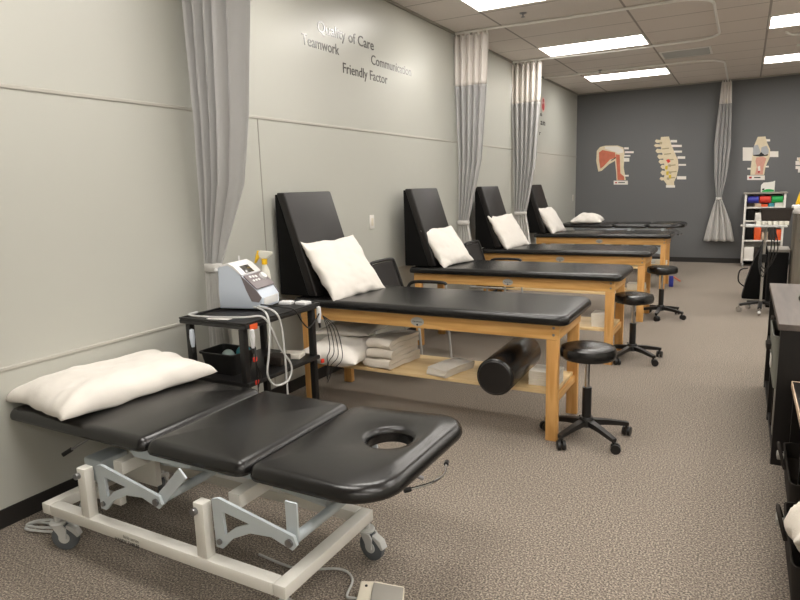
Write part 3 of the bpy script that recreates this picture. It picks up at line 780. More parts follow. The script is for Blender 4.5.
# ------------------------------------------------------------ equipment cart
CX0, CX1, CY0, CY1 = .18, .655, 2.34, 2.99
t = thing('equipment_cart', 'black two-shelf plastic cart beside the near curtain carrying the therapy unit', 'cart', (.42, 2.66, 0))
def L(b): return b.move(Matrix.Translation((-.42, -2.66, 0)))
sh = obj('top_shelf', L(MB().box(CX0, CX1, CY0, CY1, .762, .788, .008)), 'bplastic', t)
rim = MB()
for a in ((CX0, CX1, CY0, CY0+.02), (CX0, CX1, CY1-.02, CY1), (CX0, CX0+.02, CY0+.02, CY1-.02), (CX1-.02, CX1, CY0+.02, CY1-.02)): rim.box(*a, .7882, .797, .003)
obj('top_rim', L(rim), 'bplastic', t)
obj('lower_shelf', L(MB().box(CX0+.01, CX1-.01, CY0+.01, CY1-.01, .449, .475, .008)), 'bplastic', t)
for x in (CX0+.05, CX1-.045):
    for y in (CY0+.03, CY1-.035):
        obj('leg', L(MB().box(x-.018, x+.018, y-.018, y+.018, .075, .7615, .006)), 'bplastic', t)
        cs = obj('caster', L(MB().cyl((x, y, .05), (x, y, .0748), .010).box(x-.016, x+.016, y-.018, y+.018, .03, .058, .004)), 'bplastic', t)
        obj('wheel', L(MB().cyl((x-.028, y, .027), (x-.0165, y, .027), .027).cyl((x+.0165, y, .027), (x+.028, y, .027), .027)), 'bplastic', cs)
# therapy unit: wedge body with sloping panel; local x = width, y = depth; front faces +x
dv = thing('therapy_unit', 'white electrotherapy unit with grey control panel on the cart', 'medical device', (.317, 2.745, .7975), math.radians(13)); dv.scale = (.76, .86, .92)
# side profile in (x, z): back at -x
prof = [(-.17, 0), (.19, 0), (.195, .02), (.195, .07), (.15, .125), (-.03, .262), (-.07, .282), (-.145, .268), (-.165, .25), (-.15, .12)]
obj('body', MB().prism(prof, -.125, .125, 1, .012), 'device2', dv, 40)
import itertools
tp = MB().prism([(-.155, .258), (-.14, .272), (-.07, .287), (-.025, .268), (.045, .2145), (.04, .205), (-.03, .257), (-.07, .276), (-.14, .262)], -.128, .128, 1, .003)
obj('top_cover', tp, 'device', dv, 40)
n_ = Vector((.6, 0, .79)).normalized(); d_ = Vector((.79, 0, -.6)).normalized()
def panel(c0, c1, y0, y1, h, name, m_, parent, bev=.003):
    """thin slab on the sloping face, from along-slope c0 to c1 (0 at the upper edge)"""
    Mx = Matrix((d_, Vector((0, 1, 0)), n_)).transposed().to_4x4(); Mx.translation = Vector((-.03, 0, .264))
    return obj(name, MB().box(c0, c1, y0, y1, 0, h, bev, mtx=Mx), m_, parent, 40)
cp_ = panel(.10, .235, -.127, .127, .010, 'control_panel', 'dgrey', dv, .006)
for sd in ((-.1285, -.124), (.124, .1285)): obj('side_panel', MB().prism([(.03, .212), (.16, .112), (.195, .075), (.17, .045), (.11, .05), (.07, .12)], *sd, 1, .001), 'dgrey', dv, 0)
sc = panel(.008, .088, -.075, .055, .006, 'screen_bezel', 'dgrey', dv, .002)
panel(.014, .082, -.066, .046, .0075, 'screen', 'lcd', sc, .001)
for k, yy in enumerate((-.085, -.05, -.015)):
    panel(.115+.004*k, .135+.004*k, yy, yy+.024, .014, 'button', 'device', cp_, .004)
    panel(.155, .172, yy, yy+.022, .014, 'button', 'device', cp_, .004)
Mx = Matrix((d_, Vector((0, 1, 0)), n_)).transposed().to_4x4(); Mx.translation = Vector((-.03, 0, .264)) + d_*.15
obj('dial', MB().lathe([(0, .028), (.026, .026), (.030, .010)], mtx=Mx @ Matrix.Translation((0, .07, 0))), 'device', dv)
obj('socket_panel', MB().box(.188, .2, -.10, .10, .02, .068, .003), 'device', dv)
obj('handle', MB().tube([(-.165, -.10, .235), (-.20, -.09, .24), (-.20, .09, .24), (-.165, .10, .235)], .010, 8, 4), 'device', dv)
obj('antenna_holder', MB().cyl((-.12, .10, .270), (-.12, .10, .31), .006), 'device', dv)
# spray bottle
t = thing('spray_bottle', 'white spray bottle with yellow trigger behind the therapy unit', 'spray bottle', (.325, 2.90, .7885), math.radians(10)); t.scale = (.8, .8, .98)
obj('bottle', MB().lathe([(0, 0), (.036, 0), (.04, .006), (.04, .15), (.034, .20), (.018, .235), (.016, .25), (0, .25)]), 'bottle', t)
obj('collar', MB().cyl((0, 0, .24), (0, 0, .275), .021), 'yellow', t)
obj('spray_head', MB().prism([(-.03, .276), (.025, .276), (.07, .305), (.07, .318), (-.035, .325), (-.045, .305)], -.013, .013, 1, .004), 'bottle', t)
obj('trigger', MB().prism([(-.03, .322), (-.055, .325), (-.06, .30), (-.085, .25), (-.075, .245), (-.045, .285), (-.028, .295)], -.010, .010, 1, .003), 'yellow', t)
# white pads on the cart
for k, (x, y, a, l) in enumerate(((.47, 2.905, .2, 'flat white electrode box at the back of the cart top, left one'), (.575, 2.93, -.1, 'flat white electrode box at the back of the cart top, right one'))):
    o = obj('electrode_case', MB().box(-.04, .04, -.03, .03, 0, .018, .004), 'device', None, 40, (x, y, .7885)); o.rotation_euler = (0, 0, a); tag(o, l, 'case', 'white cases on the cart')
o = obj('paper_slip', MB().box(-.07, .07, -.03, .03, 0, .0015), 'white', None, 0, (.40, 2.43, .7885)); o.rotation_euler = (0, 0, .15); tag(o, 'white paper slip on the front edge of the cart top', 'paper')
o = obj('orange_tag', MB().box(-.002, .002, -.028, .028, -.03, .0, .0008), 'orange', None, 0, (.6575, 2.40, .785)); tag(o, 'orange tag hanging on the cart edge under the therapy unit', 'tag')
# probes hanging at the corners
def probe(x, y, z, label, m_='device', k=1):
    t = thing('probe_clip', label, 'probe', (x, y, z), group='white probes on the cart legs')
    obj('body', MB().lathe([(0, .045), (.012, .04), (.015, .0), (.011, -.04), (.008, -.055), (0, -.055)], n=14), m_, t)
    obj('tip', MB().cyl((0, 0, -.055), (.004, 0, -.085), .007, n=10), 'bplastic', t)
probe(.671, 2.37, .72, 'white probe holder on the front leg of the cart below the orange tag')
probe(.671, 2.95, .735, 'white probe holder on the far leg of the cart')
probe(.29, 2.324, .70, 'pale blue probe hanging on the rear leg of the cart', 'device2')
# lead wires
def CW(p): return (p[0]+.097, 2.34+(p[1]-2.46)*.855, .80-(.76-p[2])*.8)
def wire(name, pts, r, m_, label, cat='cable', group=None):
    pts = [CW(p) for p in pts]; return tag(obj(name, MB().tube(pts, r, 7, 6), m_), label, cat, group)
wire('lead_cable', [(.41, 2.74, .80), (.56, 2.64, .80), (.60, 2.62, .72), (.615, 2.58, .55), (.61, 2.56, .40), (.60, 2.64, .30), (.605, 2.76, .30), (.61, 2.79, .40), (.60, 2.70, .55), (.60, 2.64, .68), (.57, 2.6, .775), (.50, 2.52, .78), (.30, 2.485, .772), (.14, 2.49, .772), (.10, 2.60, .765)], .0055, 'plastic', 'white lead cable looping from the therapy unit down the cart side, with a big loop', group='white lead cables')
wire('lead_cable', [(.41, 2.78, .795), (.57, 2.71, .79), (.60, 2.73, .70), (.605, 2.74, .5), (.60, 2.75, .30), (.60, 2.75, .12)], .0055, 'plastic', 'white lead cable hanging straight down the cart side', group='white lead cables')
wire('lead_cable', [(.40, 2.82, .80), (.56, 2.80, .80), (.58, 2.90, .76), (.575, 2.98, .66), (.575, 3.05, .60), (.58, 3.12, .64), (.582, 3.18, .70)], .004, 'bplastic', 'thin black lead wire drooping between unit and far cart leg', group='black lead wires')
for k in range(4):
    wire('lead_wire', [(.585, 3.20, .66), (.60+.01*k, 3.22+.02*k, .55), (.60+.012*k, 3.24+.03*k, .40-.03*k), (.59, 3.22+.02*k, .34-.04*k), (.585, 3.23, .30-.05*k), (.585, 3.215, .2-.02*k)], .0026, 'bplastic', 'thin black wires bunched on the far leg of the cart', 'wire', 'black wires on the far cart leg')
for k in range(3):
    wire('lead_wire', [(.585, 2.50, .60), (.59+.01*k, 2.49-.012*k, .5), (.585+.01*k, 2.50+.01*k, .40), (.585, 2.50, .30+.02*k)], .003, 'bplastic', 'thin black wires bunched on the front leg of the cart', 'wire', 'black wires on the front cart leg')
for (x, y, z, l) in ((.665, 2.385, .60, 'small red wire clip on the front leg of the cart, upper one'), (.665, 2.39, .475, 'small red wire clip on the front leg of the cart, lower one'), (.665, 2.97, .44, 'small red wire clip on the far leg of the cart')):
    tag(obj('wire_clip', MB().box(-.006, .006, -.012, .012, -.012, .012, .003), 'redb', None, 40, (x, y, z)), l, 'clip')
# basket with gel balls on the lower shelf
t = thing('storage_basket', 'black basket on the lower cart shelf holding pale balls', 'basket', (.365, 2.50, .4755))
h_ = .12
outer = lambda e, z: [Vector((p.x, p.y, z)) for p in rrect(-.125-e, .125+e, -.095-e, .095+e, .025, 4, 3)]
obj('body', MB().rings([outer(-.02, 0), outer(-.002, h_-.01), outer(.006, h_-.01), outer(.006, h_), outer(-.006, h_), outer(-.012, .055)]), 'bplastic', t, 40)
for k, (x, y, r, m_, l) in enumerate(((.385, 2.48, .036, 'pale', 'pale ball in the cart basket, left one'), (.435, 2.55, .042, 'teal', 'teal ball in the cart basket'), (.455, 2.465, .028, 'pale', 'small pale ball in the front of the cart basket'))):
    tag(obj('massage_ball', MB().ball((0, 0, 0), r, 20), m_, None, 180, (x, y, .5307+r)), l, 'ball', 'balls in the cart basket')
o = obj('sample_pack', MB().box(-.07, .07, -.05, .05, 0, .03, .006), 'cotton', None, 40, (.52, 2.86, .4755)); o.rotation_euler = (0, 0, .3); tag(o, 'pale flat pack on the lower cart shelf behind the cables', 'pack')
o = obj('sample_pack', MB().box(-.06, .06, -.05, .05, 0, .05, .006), 'wicker', None, 40, (.53, 2.72, .4755)); o.rotation_euler = (0, 0, .1); tag(o, 'dark brown pack on the lower cart shelf', 'pack')

# ------------------------------------------------------------ left wall: lettering, switches
def wall_word(txt, y0, y1, z, cap, label):
    b = MB(); b.bm.free(); b.bm = text_bm(txt, y1-y0, .002, cap)
    b.move(Matrix(((0, 0, 1), (1, 0, 0), (0, 1, 0))).to_4x4())
    o = obj('wall_lettering', b, 'ink', None, 0, (.0005, y0, z)); tag(o, label, 'lettering')
wall_word('Quality of Care', 4.03, 4.84, 2.612, .082, 'dark grey words Quality of Care lettered high on the left wall')
wall_word('Teamwork', 3.832, 4.305, 2.488, .078, 'dark grey word Teamwork lettered on the left wall')
wall_word('Communication', 4.79, 5.52, 2.495, .078, 'dark grey word Communication lettered on the left wall')
wall_word('Friendly Factor', 4.35, 5.06, 2.365, .078, 'dark grey words Friendly Factor lettered lowest on the left wall')
wall_word('n', 9.84, 9.93, 2.49, .06, 'small dark letter on the far left wall under the red emblem')
wall_word('a', 9.86, 9.97, 2.36, .09, 'dark letter a on the far left wall, second line beside the third curtain')
wall_word('n', 10.0, 10.11, 2.36, .09, 'dark letter n on the far left wall, right end of the second line')
wall_word('r', 9.80, 9.86, 2.20, .07, 'dark letter on the far left wall, lowest line')
RY = Matrix.Rotation(PI/2, 4, 'Y')
t = thing('wall_emblem', 'small red oval emblem on the far left wall beside the third curtain', 'emblem', (0, 9.99, 2.67))
b = MB(); b.lathe([(0, .003), (.11, .003), (.11, .0005), (0, .0005)], mtx=RY); o = obj('backing', b, 'pink', t, 0)
b = MB(); b.lathe([(0, .006), (.055, .006), (.055, .0031), (0, .0031)], mtx=Matrix.Translation((0, 0, -.03)) @ RY); obj('drop', b, 'red', t, 0)
b = MB(); b.lathe([(0, .006), (.03, .006), (.03, .0031), (0, .0031)], mtx=Matrix.Translation((0, 0, .06)) @ RY); obj('dot', b, 'red', t, 0)
def switch(y, z, label):
    t = thing('light_switch', label, 'switch', (0, y, z))
    obj('plate', MB().box(.0005, .007, -.037, .037, -.06, .06, .003), 'white', t, 40)
    obj('rocker', MB().box(.0071, .011, -.016, .016, -.033, .033, .0015), 'cream', t, 40)
switch(4.70, 1.17, 'white light switch on the wall above the first mesh chair')
switch(7.87, 1.20, 'white light switch on the wall left of the third curtain')
switch(10.15, 1.19, 'white light switch on the far left wall, nearer of two past the third curtain')
switch(12.05, 1.18, 'white light switch on the left wall beside the dark grey corner')

# ------------------------------------------------------------ back wall: cut-out anatomy posters
def pxw(px, py):
    """a point of the back wall plane, from where its ray from the viewpoint meets it"""
    d = fw + (px-400)/F_PX*r2 - (py-300)/F_PX*u2; k = (YB-CAM.y)/d.y; p = CAM+d*k; return (p.x, p.z)
def cut(pts, lay, name, m_, parent, th=.004):
    P = [pxw(*p) for p in pts]; y = YB-.0015-lay*.002
    o0 = parent.location
    return obj(name, MB().prism([(x-o0.x, z-o0.z) for x, z in P], y-o0.y, y-.0018-o0.y, 1), m_, parent, 0)
def zz(x0, y0, k): return lambda pts: [(x0+a/k, y0+b/k) for a, b in pts]
def bars(rects, f, t, nm='label_strip', m_='card', lay=1):
    for x0, y0, x1, y1 in rects: cut(f([(x0, y0), (x1, y0), (x1, y1), (x0, y1)]), lay, nm, m_, t)
x, z = pxw(613, 166)
t = thing('anatomy_cutout', 'shoulder blade and arm muscle cut-out on the dark grey wall', 'wall poster', (x, YB, z))
f = zz(590, 140, 12)
cut(f([(75, 250), (82, 130), (120, 85), (180, 68), (330, 66), (400, 90), (415, 150), (405, 330), (430, 480), (320, 485), (315, 390), (300, 250), (230, 290), (140, 370), (100, 380)]), 0, 'outline', 'bone', t)
cut(f([(108, 150), (150, 120), (300, 150), (310, 210), (240, 235), (160, 320), (125, 345), (110, 250)]), 1, 'shoulder_muscle', 'muscle', t)
cut(f([(310, 170), (358, 180), (365, 400), (410, 440), (412, 480), (330, 480), (325, 370), (315, 240)]), 1, 'arm_muscle', 'muscle', t)
cut(f([(180, 78), (330, 76), (395, 110), (400, 150), (340, 165), (310, 145), (180, 105)]), 1, 'collar_bone', 'card', t)
cut(f([(250, 245), (310, 205), (312, 218), (262, 248)]), 2, 'shadow_print', 'inkb', t)
bars([(410, 88, 465, 112), (420, 135, 525, 158), (410, 180, 485, 198), (405, 215, 472, 260), (412, 418, 465, 438), (285, 488, 455, 535)], f, t)
cut(f([(302, 505), (325, 505), (325, 520), (302, 520)]), 2, 'logo_print', 'red', t)
cut(f([(340, 506), (420, 506), (420, 516), (340, 516)]), 2, 'caption_print', 'inkb', t)
x, z = pxw(668, 160)
t = thing('anatomy_cutout', 'pale spine cut-out with nerves on the dark grey wall', 'wall poster', (x, YB, z))
f = zz(650, 130, 10)
cut(f([(110, 70), (190, 65), (215, 150), (245, 220), (280, 300), (285, 380), (265, 470), (240, 520), (245, 575), (160, 575), (165, 540), (135, 500), (150, 420), (140, 330), (120, 220), (100, 130)]), 0, 'vertebral_column', 'bone', t)
for (a, b_, c, d) in ((48, 95, 108, 130), (40, 140, 120, 172), (55, 188, 132, 232), (72, 245, 145, 290), (85, 296, 152, 340), (105, 348, 165, 390), (105, 405, 160, 452), (95, 470, 150, 505)):
    cut(f([(a, (b_+d)/2), (a+14, b_), (c, b_+6), (c, d-6), (a+20, d)]), 1, 'spinous_process', 'bone', t)
for (px, py) in ((150, 188), (170, 242), (195, 300), (215, 355), (225, 420), (210, 480)):
    cut(f([(px-30, py-5), (px+40, py-12), (px+42, py), (px-28, py+8)]), 1, 'disc_print', 'bone2', t)
cut(f([(160, 300), (190, 290), (205, 315), (180, 332)]), 2, 'nerve_root', 'redb', t)
for (px, py) in ((165, 375), (175, 430), (200, 465)): cut(f([(px-12, py-14), (px+14, py-20), (px+10, py+22), (px-14, py+18)]), 2, 'nerve_root', 'nerve', t)
for (px, py) in ((195, 355), (200, 425), (180, 485), (108, 130)): cut(f([(px-12, py-12), (px+16, py-10), (px+12, py+14), (px-12, py+10)]), 2, 'foramen_print', 'bone2', t)
bars([(205, 100, 270, 124), (215, 148, 318, 170), (240, 206, 320, 226), (275, 263, 352, 288), (285, 340, 360, 358), (270, 462, 362, 494), (160, 552, 250, 576)], f, t)
x, z = pxw(760, 158)
t = thing('anatomy_cutout', 'knee joint cut-out above the white supply rack on the dark grey wall', 'wall poster', (x, YB, z))
f = zz(738, 130, 10.9)
bars([(52, 190, 165, 335), (335, 232, 440, 295), (300, 100, 350, 125), (290, 390, 335, 408), (102, 412, 145, 432)], f, t, lay=0)
cut(f([(215, 75), (300, 70), (318, 140), (350, 210), (345, 300), (300, 400), (285, 490), (135, 490), (140, 400), (160, 250), (180, 160)]), 1, 'outline', 'bone', t)
cut(f([(175, 170), (215, 160), (245, 235), (230, 265), (160, 275), (165, 210)]), 2, 'condyle', 'cart', t)
cut(f([(255, 190), (310, 170), (335, 215), (330, 260), (290, 270), (250, 240)]), 2, 'condyle', 'cart', t)
cut(f([(165, 272), (230, 266), (250, 240), (290, 272), (330, 262), (322, 280), (240, 290), (168, 282)]), 3, 'joint_gap_print', 'inkb', t)
cut(f([(200, 300), (270, 290), (310, 310), (280, 400), (270, 485), (185, 485), (205, 400), (190, 340)]), 2, 'tendons', 'flesh', t)
cut(f([(215, 400), (240, 390), (245, 440), (222, 450)]), 3, 'vessel_print', 'card', t)
cut(f([(215, 448), (240, 445), (235, 465), (220, 468)]), 3, 'vessel_print', 'red', t)
bars([(100, 495, 292, 545)], f, t, lay=4)
cut(f([(120, 510), (150, 508), (150, 528), (122, 530)]), 5, 'logo_print', 'red', t); cut(f([(175, 512), (245, 512), (245, 524), (175, 524)]), 5, 'caption_print', 'inkb', t)
x, z = pxw(805, 162)
t = thing('anatomy_cutout', 'white cut-out on the dark grey wall cut by the right edge of the photo', 'wall poster', (x, YB, z))
cut([(798, 158), (803, 156), (818, 150), (830, 160), (828, 186), (806, 186)], 1, 'outline', 'bone', t)
bars([(795.5, 161, 805, 165), (797, 157.5, 803, 160.5), (795.5, 166, 806, 169), (798, 169, 808, 172.5)], lambda p: p, t, lay=0)

# ------------------------------------------------------------ white supply rack at the back wall
RX0, RX1, RY0, RY1 = 2.85, 3.43, 11.80, 12.22
t = thing('supply_rack', 'white wheeled supply rack against the dark grey wall holding coloured band rolls', 'rack', ((RX0+RX1)/2, (RY0+RY1)/2, 0))
ox, oy = (RX0+RX1)/2, (RY0+RY1)/2
def RK(b): return b.move(Matrix.Translation((-ox, -oy, 0)))
for x in (RX0, RX1-.03): obj('side_panel', RK(MB().box(x, x+.03, RY0, RY1, .06, 1.19, .004)), 'white', t)
for z in (.10, .42, .74, .96): obj('shelf', RK(MB().box(RX0+.031, RX1-.031, RY0+.01, RY1-.01, z, z+.022, .002)), 'white', t, 0)
obj('top', RK(MB().box(RX0-.02, RX1+.02, RY0-.015, RY1, 1.1905, 1.215, .003)), 'greyp', t, 0)
obj('back_panel', RK(MB().box(RX0+.031, RX1-.031, RY1-.012, RY1-.002, .123, 1.185)), 'white', t, 0)
for x in (RX0+.03, RX1-.03):
    for y in (RY0+.04, RY1-.04): obj('caster', RK(MB().cyl((x-.012, y, .028), (x+.012, y, .028), .028).cyl((x, y, .045), (x, y, .0595), .01)), 'plastic', t)
obj('holder_rod', RK(MB().cyl((RX0+.03, RY0+.06, 1.10), (RX1-.03, RY0+.06, 1.10), .012)), 'bolt', t)
for k, (m_, l) in enumerate((('blueb', 'blue exercise band roll on the rack rod'), ('redb', 'red exercise band roll on the rack rod'), ('green', 'green exercise band roll on the rack rod'))):
    x = RX0+.045+k*.17
    b = MB(); b.lathe([(.0125, 0), (.055, 0), (.057, .004), (.057, .15), (.055, .154), (.0125, .154), (.0125, 0)], n=28, mtx=Matrix.Translation((x, RY0+.06, 1.10)) @ RY)
    tag(obj('band_roll', b, m_), l, 'band roll', 'exercise band rolls')
t2 = thing('tissue_box', 'white and green box on top of the supply rack', 'box', (3.17, 12.0, 1.2155)); t2.scale = (.8, 1, .95)
obj('carton', MB().prism([(-.12, 0), (.12, 0), (.12, .19), (.08, .17), (-.08, .16), (-.12, .12)], -.07, .07, 1, .004), 'white', t2, 0)
obj('green_print', MB().prism([(-.10, .005), (.11, .005), (.11, .035), (.04, .05), (-.02, .05), (-.10, .02)], -.0735, -.0712, 1), 'green', t2, 0)
obj('corner_print', MB().prism([(-.10, .035), (-.06, .035), (-.06, .065), (-.10, .06)], -.0735, -.0712, 1), 'inkb', t2, 0)
# goods on the rack shelves
rnd = random.Random(3)
for z, items in ((.983-.0005, [('wicker', .10, .14), ('pine', .09, .06), ('orange', .09, .04), ('teal', .08, .06), ('white', .12, .10)]),
                 (.7625, [('dark', .12, .18), ('white', .09, .12), ('orange', .09, .13), ('wicker', .10, .14), ('white', .08, .11)]),
                 (.4425, [('dark', .12, .26), ('orange', .10, .22), ('pine', .09, .12), ('wicker', .10, .20), ('orange', .08, .17)]),
                 (.1225, [('white', .14, .2), ('wicker', .14, .18), ('white', .12, .14)])):
    x = RX0+.04
    for k, (m_, w_, h_) in enumerate(items):
        nm = {'wicker': 'dark brown', 'pine': 'beige', 'orange': 'orange', 'teal': 'teal', 'white': 'white', 'dark': 'black'}[m_]
        lev = {.9825: 'below the band rolls', .7625: 'middle', .4425: 'lower', .1225: 'lowest'}[z]
        o = obj('supply_pack', MB().box(0, w_, -.11, .11, 0, h_, .006), m_, None, 40, (x, RY0+.15, z+.0005))
        side = ['at the left end', 'second from the left', 'third from the left', 'fourth from the left', 'at the right end'][k]
        tag(o, '%s supply pack %s of the %s rack shelf' % (nm, side, lev) if lev != 'below the band rolls' else '%s supply pack %s of the shelf below the band rolls' % (nm, side), 'pack', 'supplies on the white rack')
        x += w_+.008

# ------------------------------------------------------------ rolling stand in front of the rack
t = thing('rolling_stand', 'grey wheeled equipment stand with a white tray before the supply rack', 'stand', (3.065, 7.75, 0))
obj('pole', MB().cyl((0, 0, .10), (0, 0, .935), .013), 'greyp', t)
obj('pole_collar', MB().cyl((0, 0, .55), (0, 0, .64), .026), 'bplastic', t)
for k in range(5):
    a = math.radians(-165+72*k); c, s_ = math.cos(a), math.sin(a); R_ = .21
    lg = obj('leg', MB().bar((c*.012, s_*.012, .115), (c*R_, s_*R_, .085), .04, .026, bev=.004), 'bplastic', t)
    obj('caster', MB().cyl((c*R_-s_*.013, s_*R_+c*.013, .03), (c*R_+s_*.013, s_*R_-c*.013, .03), .03).cyl((c*R_, s_*R_, .05), (c*R_, s_*R_, .085), .009), 'chrome', lg)
obj('tray', MB().box(-.19, .19, -.14, .14, .9355, .955, .005), 'plastic', t)
obj('tray_rail', MB().box(-.24, -.195, -.12, .12, .94, .95, .003), 'greyp', t)
t = thing('wire_basket', 'dark woven basket standing on the white tray of the rolling stand', 'basket', (3.14, 7.79, .9965))
ob = lambda e, z: [Vector((p.x, p.y, z)) for p in rrect(-.135-e, .155+e, -.10-e, .10+e, .02, 4, 3)]
obj('body', MB().rings([ob(-.015, 0), ob(0, .115), ob(.006, .115), ob(.006, .13), ob(-.006, .13), ob(-.022, .006)]), 'wicker', t, 40)
o = obj('keyboard', MB().box(-.15, .17, -.13, -.0, 0, .012, .003), 'greyp', None, 40)
bpy.data.objects.remove(o)
for k in range(6):
    tag(obj('gel_bottle', MB().lathe([(0, 0), (.022, 0), (.024, .005), (.024, .036), (.02, .041), (0, .041)], n=16), 'bottle', None, 50, (2.995+.05*k, 7.675, .9555)), 'white squat jar in a row on the tray of the rolling stand', 'jar', 'row of white jars on the tray')
for k in range(6):
    tag(obj('gel_bottle', MB().lathe([(0, 0), (.022, 0), (.024, .005), (.024, .036), (.02, .041), (0, .041)], n=16), 'bottle', None, 50, (2.995+.05*k, 7.845, .9555)), 'white squat jar in a row on the tray of the rolling stand', 'jar', 'row of white jars on the tray')
for k in range(3):
    tag(obj('hanging_cable', MB().tube([(3.10+.02*k, 7.60, .93), (3.12+.03*k, 7.57, .72), (3.07+.02*k, 7.58, .42+.05*k), (3.02+.01*k, 7.60, .55), (3.045, 7.68, .8)], .006), 'bplastic'), 'black cable hanging in loops from the rolling stand tray', 'cable', 'black cables on the rolling stand')
# dark equipment behind the stand
t = thing('equipment_bag', 'black slanting equipment bag on the floor behind the rolling stand', 'bag', (3.05, 8.75, 0))
obj('body', MB().prism([(-.17, 0), (.10, 0), (.12, .62), (.02, .66), (-.05, .50), (-.13, .20)], -.16, .16, 1, .02), 'dark', t)
obj('strap', MB().tube([(-.14, -.165, .15), (-.21, -.17, .22), (-.20, -.17, .35), (-.12, -.165, .38)], .008), 'bplastic', t)
t = thing('storage_cabinet', 'low black cabinet with grey top behind the grey-topped counter', 'cabinet', (3.225, 8.28, 0))
obj('body', MB().box(-.10, .09, -.2, .2, 0, .63, .004), 'dark', t)
obj('top', MB().box(-.11, .10, -.21, .21, .6305, .66, .003), 'greyp', t)
obj('door', MB().box(-.095, .085, -.212, -.2005, .02, .62, .002), 'dark', t)
t = thing('taupe_cabinet', 'tall taupe panelled cabinet at the right edge behind the counter', 'cabinet', (3.535, 8.05, 0))
obj('body', MB().box(-.20, .3, -.22, .25, 0, 1.06, .004), 'browncab', t)
for k in range(5): obj('door_panel', MB().box(-.19+k*.096, -.10+k*.096, -.232, -.2205, .03, 1.04, .004), 'browncab', t)
o = obj('paper_bundle', MB().box(-.12, .14, -.12, .12, 0, .09, .015), 'white', None, 40, (3.42, 7.96, 1.0605)); tag(o, 'white bundle on the tall taupe cabinet', 'bundle')
o = obj('red_pack', MB().box(-.06, .06, -.08, .08, 0, .05, .006), 'redb', None, 40, (3.46, 7.93, 1.151)); tag(o, 'red and white pack lying on the white bundle', 'pack')
t = thing('yellow_bag', 'yellow bag on top of the tall taupe cabinet', 'bag', (3.405, 8.19, 1.0605))
obj('body', MB().prism([(-.06, 0), (.1, 0), (.1, .26), (.02, .30), (-.03, .22), (-.06, .1)], -.05, .06, 1, .01), 'yellow', t)
obj('base', MB().box(-.062, .102, -.056, .064, .0, .09, .004), 'inkb', t)

# small things under the far table end
t = thing('resistance_grip', 'blue strap with a reddish handle on the floor by the farthest oak table leg', 'strap', (2.03, 9.30, 0))
obj('strap', MB().box(-.035, .02, -.02, .02, .0, .15, .006), 'blue', t)
obj('handle', MB().cyl((.015, 0, .14), (.11, -.06, .09), .012), 'muscle', t)

# ------------------------------------------------------------ counters at the right
t = thing('counter_unit', 'black open shelf unit with a grey-brown wood top at the right edge', 'shelf unit', (3.28, 4.23, 0))
x0, x1, y0, y1 = -.25, .35, -.70, .70
obj('top', MB().box(x0, x1, y0, y1, .706, .737, .002), 'greylam', t, 0)
for y in (y0+.005, -.012, y1-.029): obj('side_panel', MB().box(x0+.01, x1-.01, y, y+.024, 0, .7055, .001), 'black', t, 0)
for a, b_ in ((y0+.0295, -.0125), (.0125, y1-.0295)):
    for z in (.03, .355): obj('shelf', MB().box(x0+.015, x1-.02, a, b_, z, z+.02, .001), 'black', t, 0)
obj('back_panel', MB().box(x1-.018, x1-.011, y0+.0295, y1-.0295, .052, .70), 'black', t, 0)
for nm, y, z, l in (('fabric_bin', 3.83, .3755, 'grey-green fabric bin in the grey-topped unit, upper shelf nearest'), ('fabric_bin', 4.55, .3755, 'grey fabric bin in the grey-topped unit, upper shelf farther'),):
    t = thing(nm, l, 'bin', (3.215 if y < 4 else 3.26, y, z), group='fabric bins in the counters')
    lp = lambda e, zz_: [Vector((p.x, p.y, zz_)) for p in rrect(-.20-e, .17+e, -.22-e, .22+e, .03, 4, 3)]
    obj('body', MB().rings([lp(-.015, 0), lp(0, .28), lp(-.006, .28), lp(-.02, .006)]), 'felt', t, 40)
    obj('handle_tab', MB().box(-.222, -.199, -.05, .05, .17, .20, .004), 'feltd', t)
    obj('label_card', MB().box(-.2025, -.1985, -.16, -.08, .10, .16, .0005), 'card', t, 0)
for k, y in enumerate((3.85, 4.0)):
    o = obj('binder', MB().box(-.14, .14, -.02, .02, 0, .28, .003), ('greyp', 'feltd')[k], None, 40, (3.19, y, .0505)); tag(o, ('grey binder upright on the low shelf of the grey-topped unit', 'dark binder upright on the low shelf of the grey-topped unit')[k], 'binder')
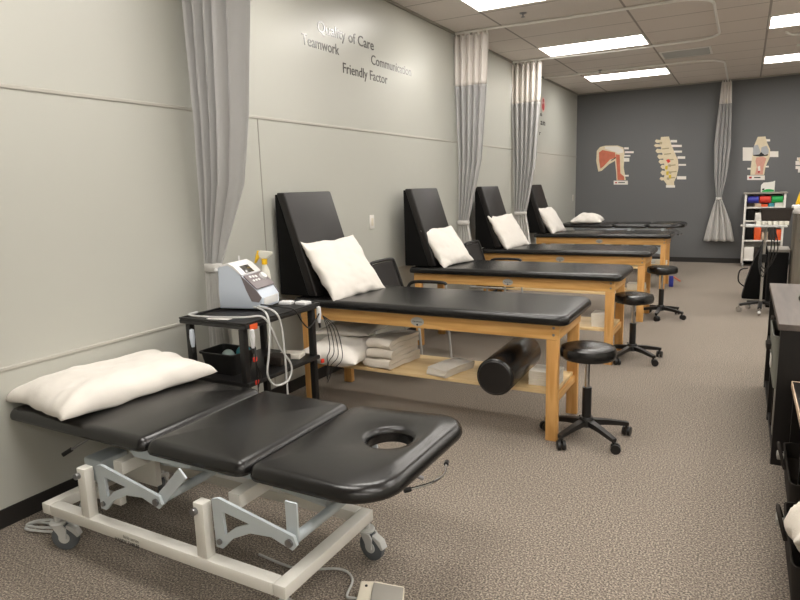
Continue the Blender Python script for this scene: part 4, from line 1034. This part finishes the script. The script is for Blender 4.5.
o = obj('rubber_disc', MB().lathe([(.028, 0), (.055, 0), (.058, .012), (.055, .024), (.04, .028), (.028, .022), (.028, 0)], n=32), 'bplastic', None, 50, (3.215, 4.28, .7375)); tag(o, 'black rubber ring lying on the grey-brown counter top', 'ring')
t = thing('low_unit', 'low black shelf unit with pale front edge at the lower right corner', 'shelf unit', (3.306, 2.92, 0))
x0, x1, y0, y1 = -.20, .35, -1.0, .57
obj('top', MB().box(x0, x1, y0, y1, .435, .462, .002), 'black', t, 0)
obj('front_edge', MB().box(x0-.006, x0-.0005, y0, y1, .433, .464, .001), 'pine', t, 0)
obj('end_edge', MB().box(x0-.006, x1, y1+.0005, y1+.006, .433, .464, .001), 'pine', t, 0)
for y in (y0+.003, -.012, y1-.027): obj('side_panel', MB().box(x0+.005, x1-.01, y, y+.024, 0, .4345, .001), 'black', t, 0)
for a, b_ in ((y0+.0275, -.0125), (.0125, y1-.0275)): obj('shelf', MB().box(x0+.01, x1-.02, a, b_, .03, .05, .001), 'black', t, 0)
for k, (x, y, l) in enumerate(((3.262, 3.06, 'grey fabric bin in the low black unit, farther one with its loop handle'), (3.235, 2.42, 'dark fabric bin holding a crumpled white towel at the right edge'))):
    t = thing('fabric_bin', l, 'bin', (x, y, .0505), 0, group='fabric bins in the counters')
    lp = lambda e, zz_: [Vector((p.x, p.y, zz_)) for p in rrect(-.19-e, .17+e, -.24-e, .24+e, .03, 4, 3)]
    obj('body', MB().rings([lp(-.015, 0), lp(0, .17), lp(-.006, .17), lp(-.012, .10)]), 'feltd', t, 40)
    obj('handle_tab', MB().box(-.218, -.1895, .10, .16, .13, .155, .004), 'greyp', t)
    obj('handle_loop', MB().tube([(-.192, .0, .13), (-.215, .03, .21), (-.215, .10, .21), (-.192, .14, .13)], .007), 'feltd', t)
place_pillow('crumpled_towel', pillow(.27, .24, .18, 12, .4, wr=.03, wob=.04, nu=28, nv=28), 'crumpled white towel heaped in the bin of the low black unit at the right edge', (3.16, 2.33, .262), (0, 1, 0), (-.9, 0, .3), 'towel', 'towel')
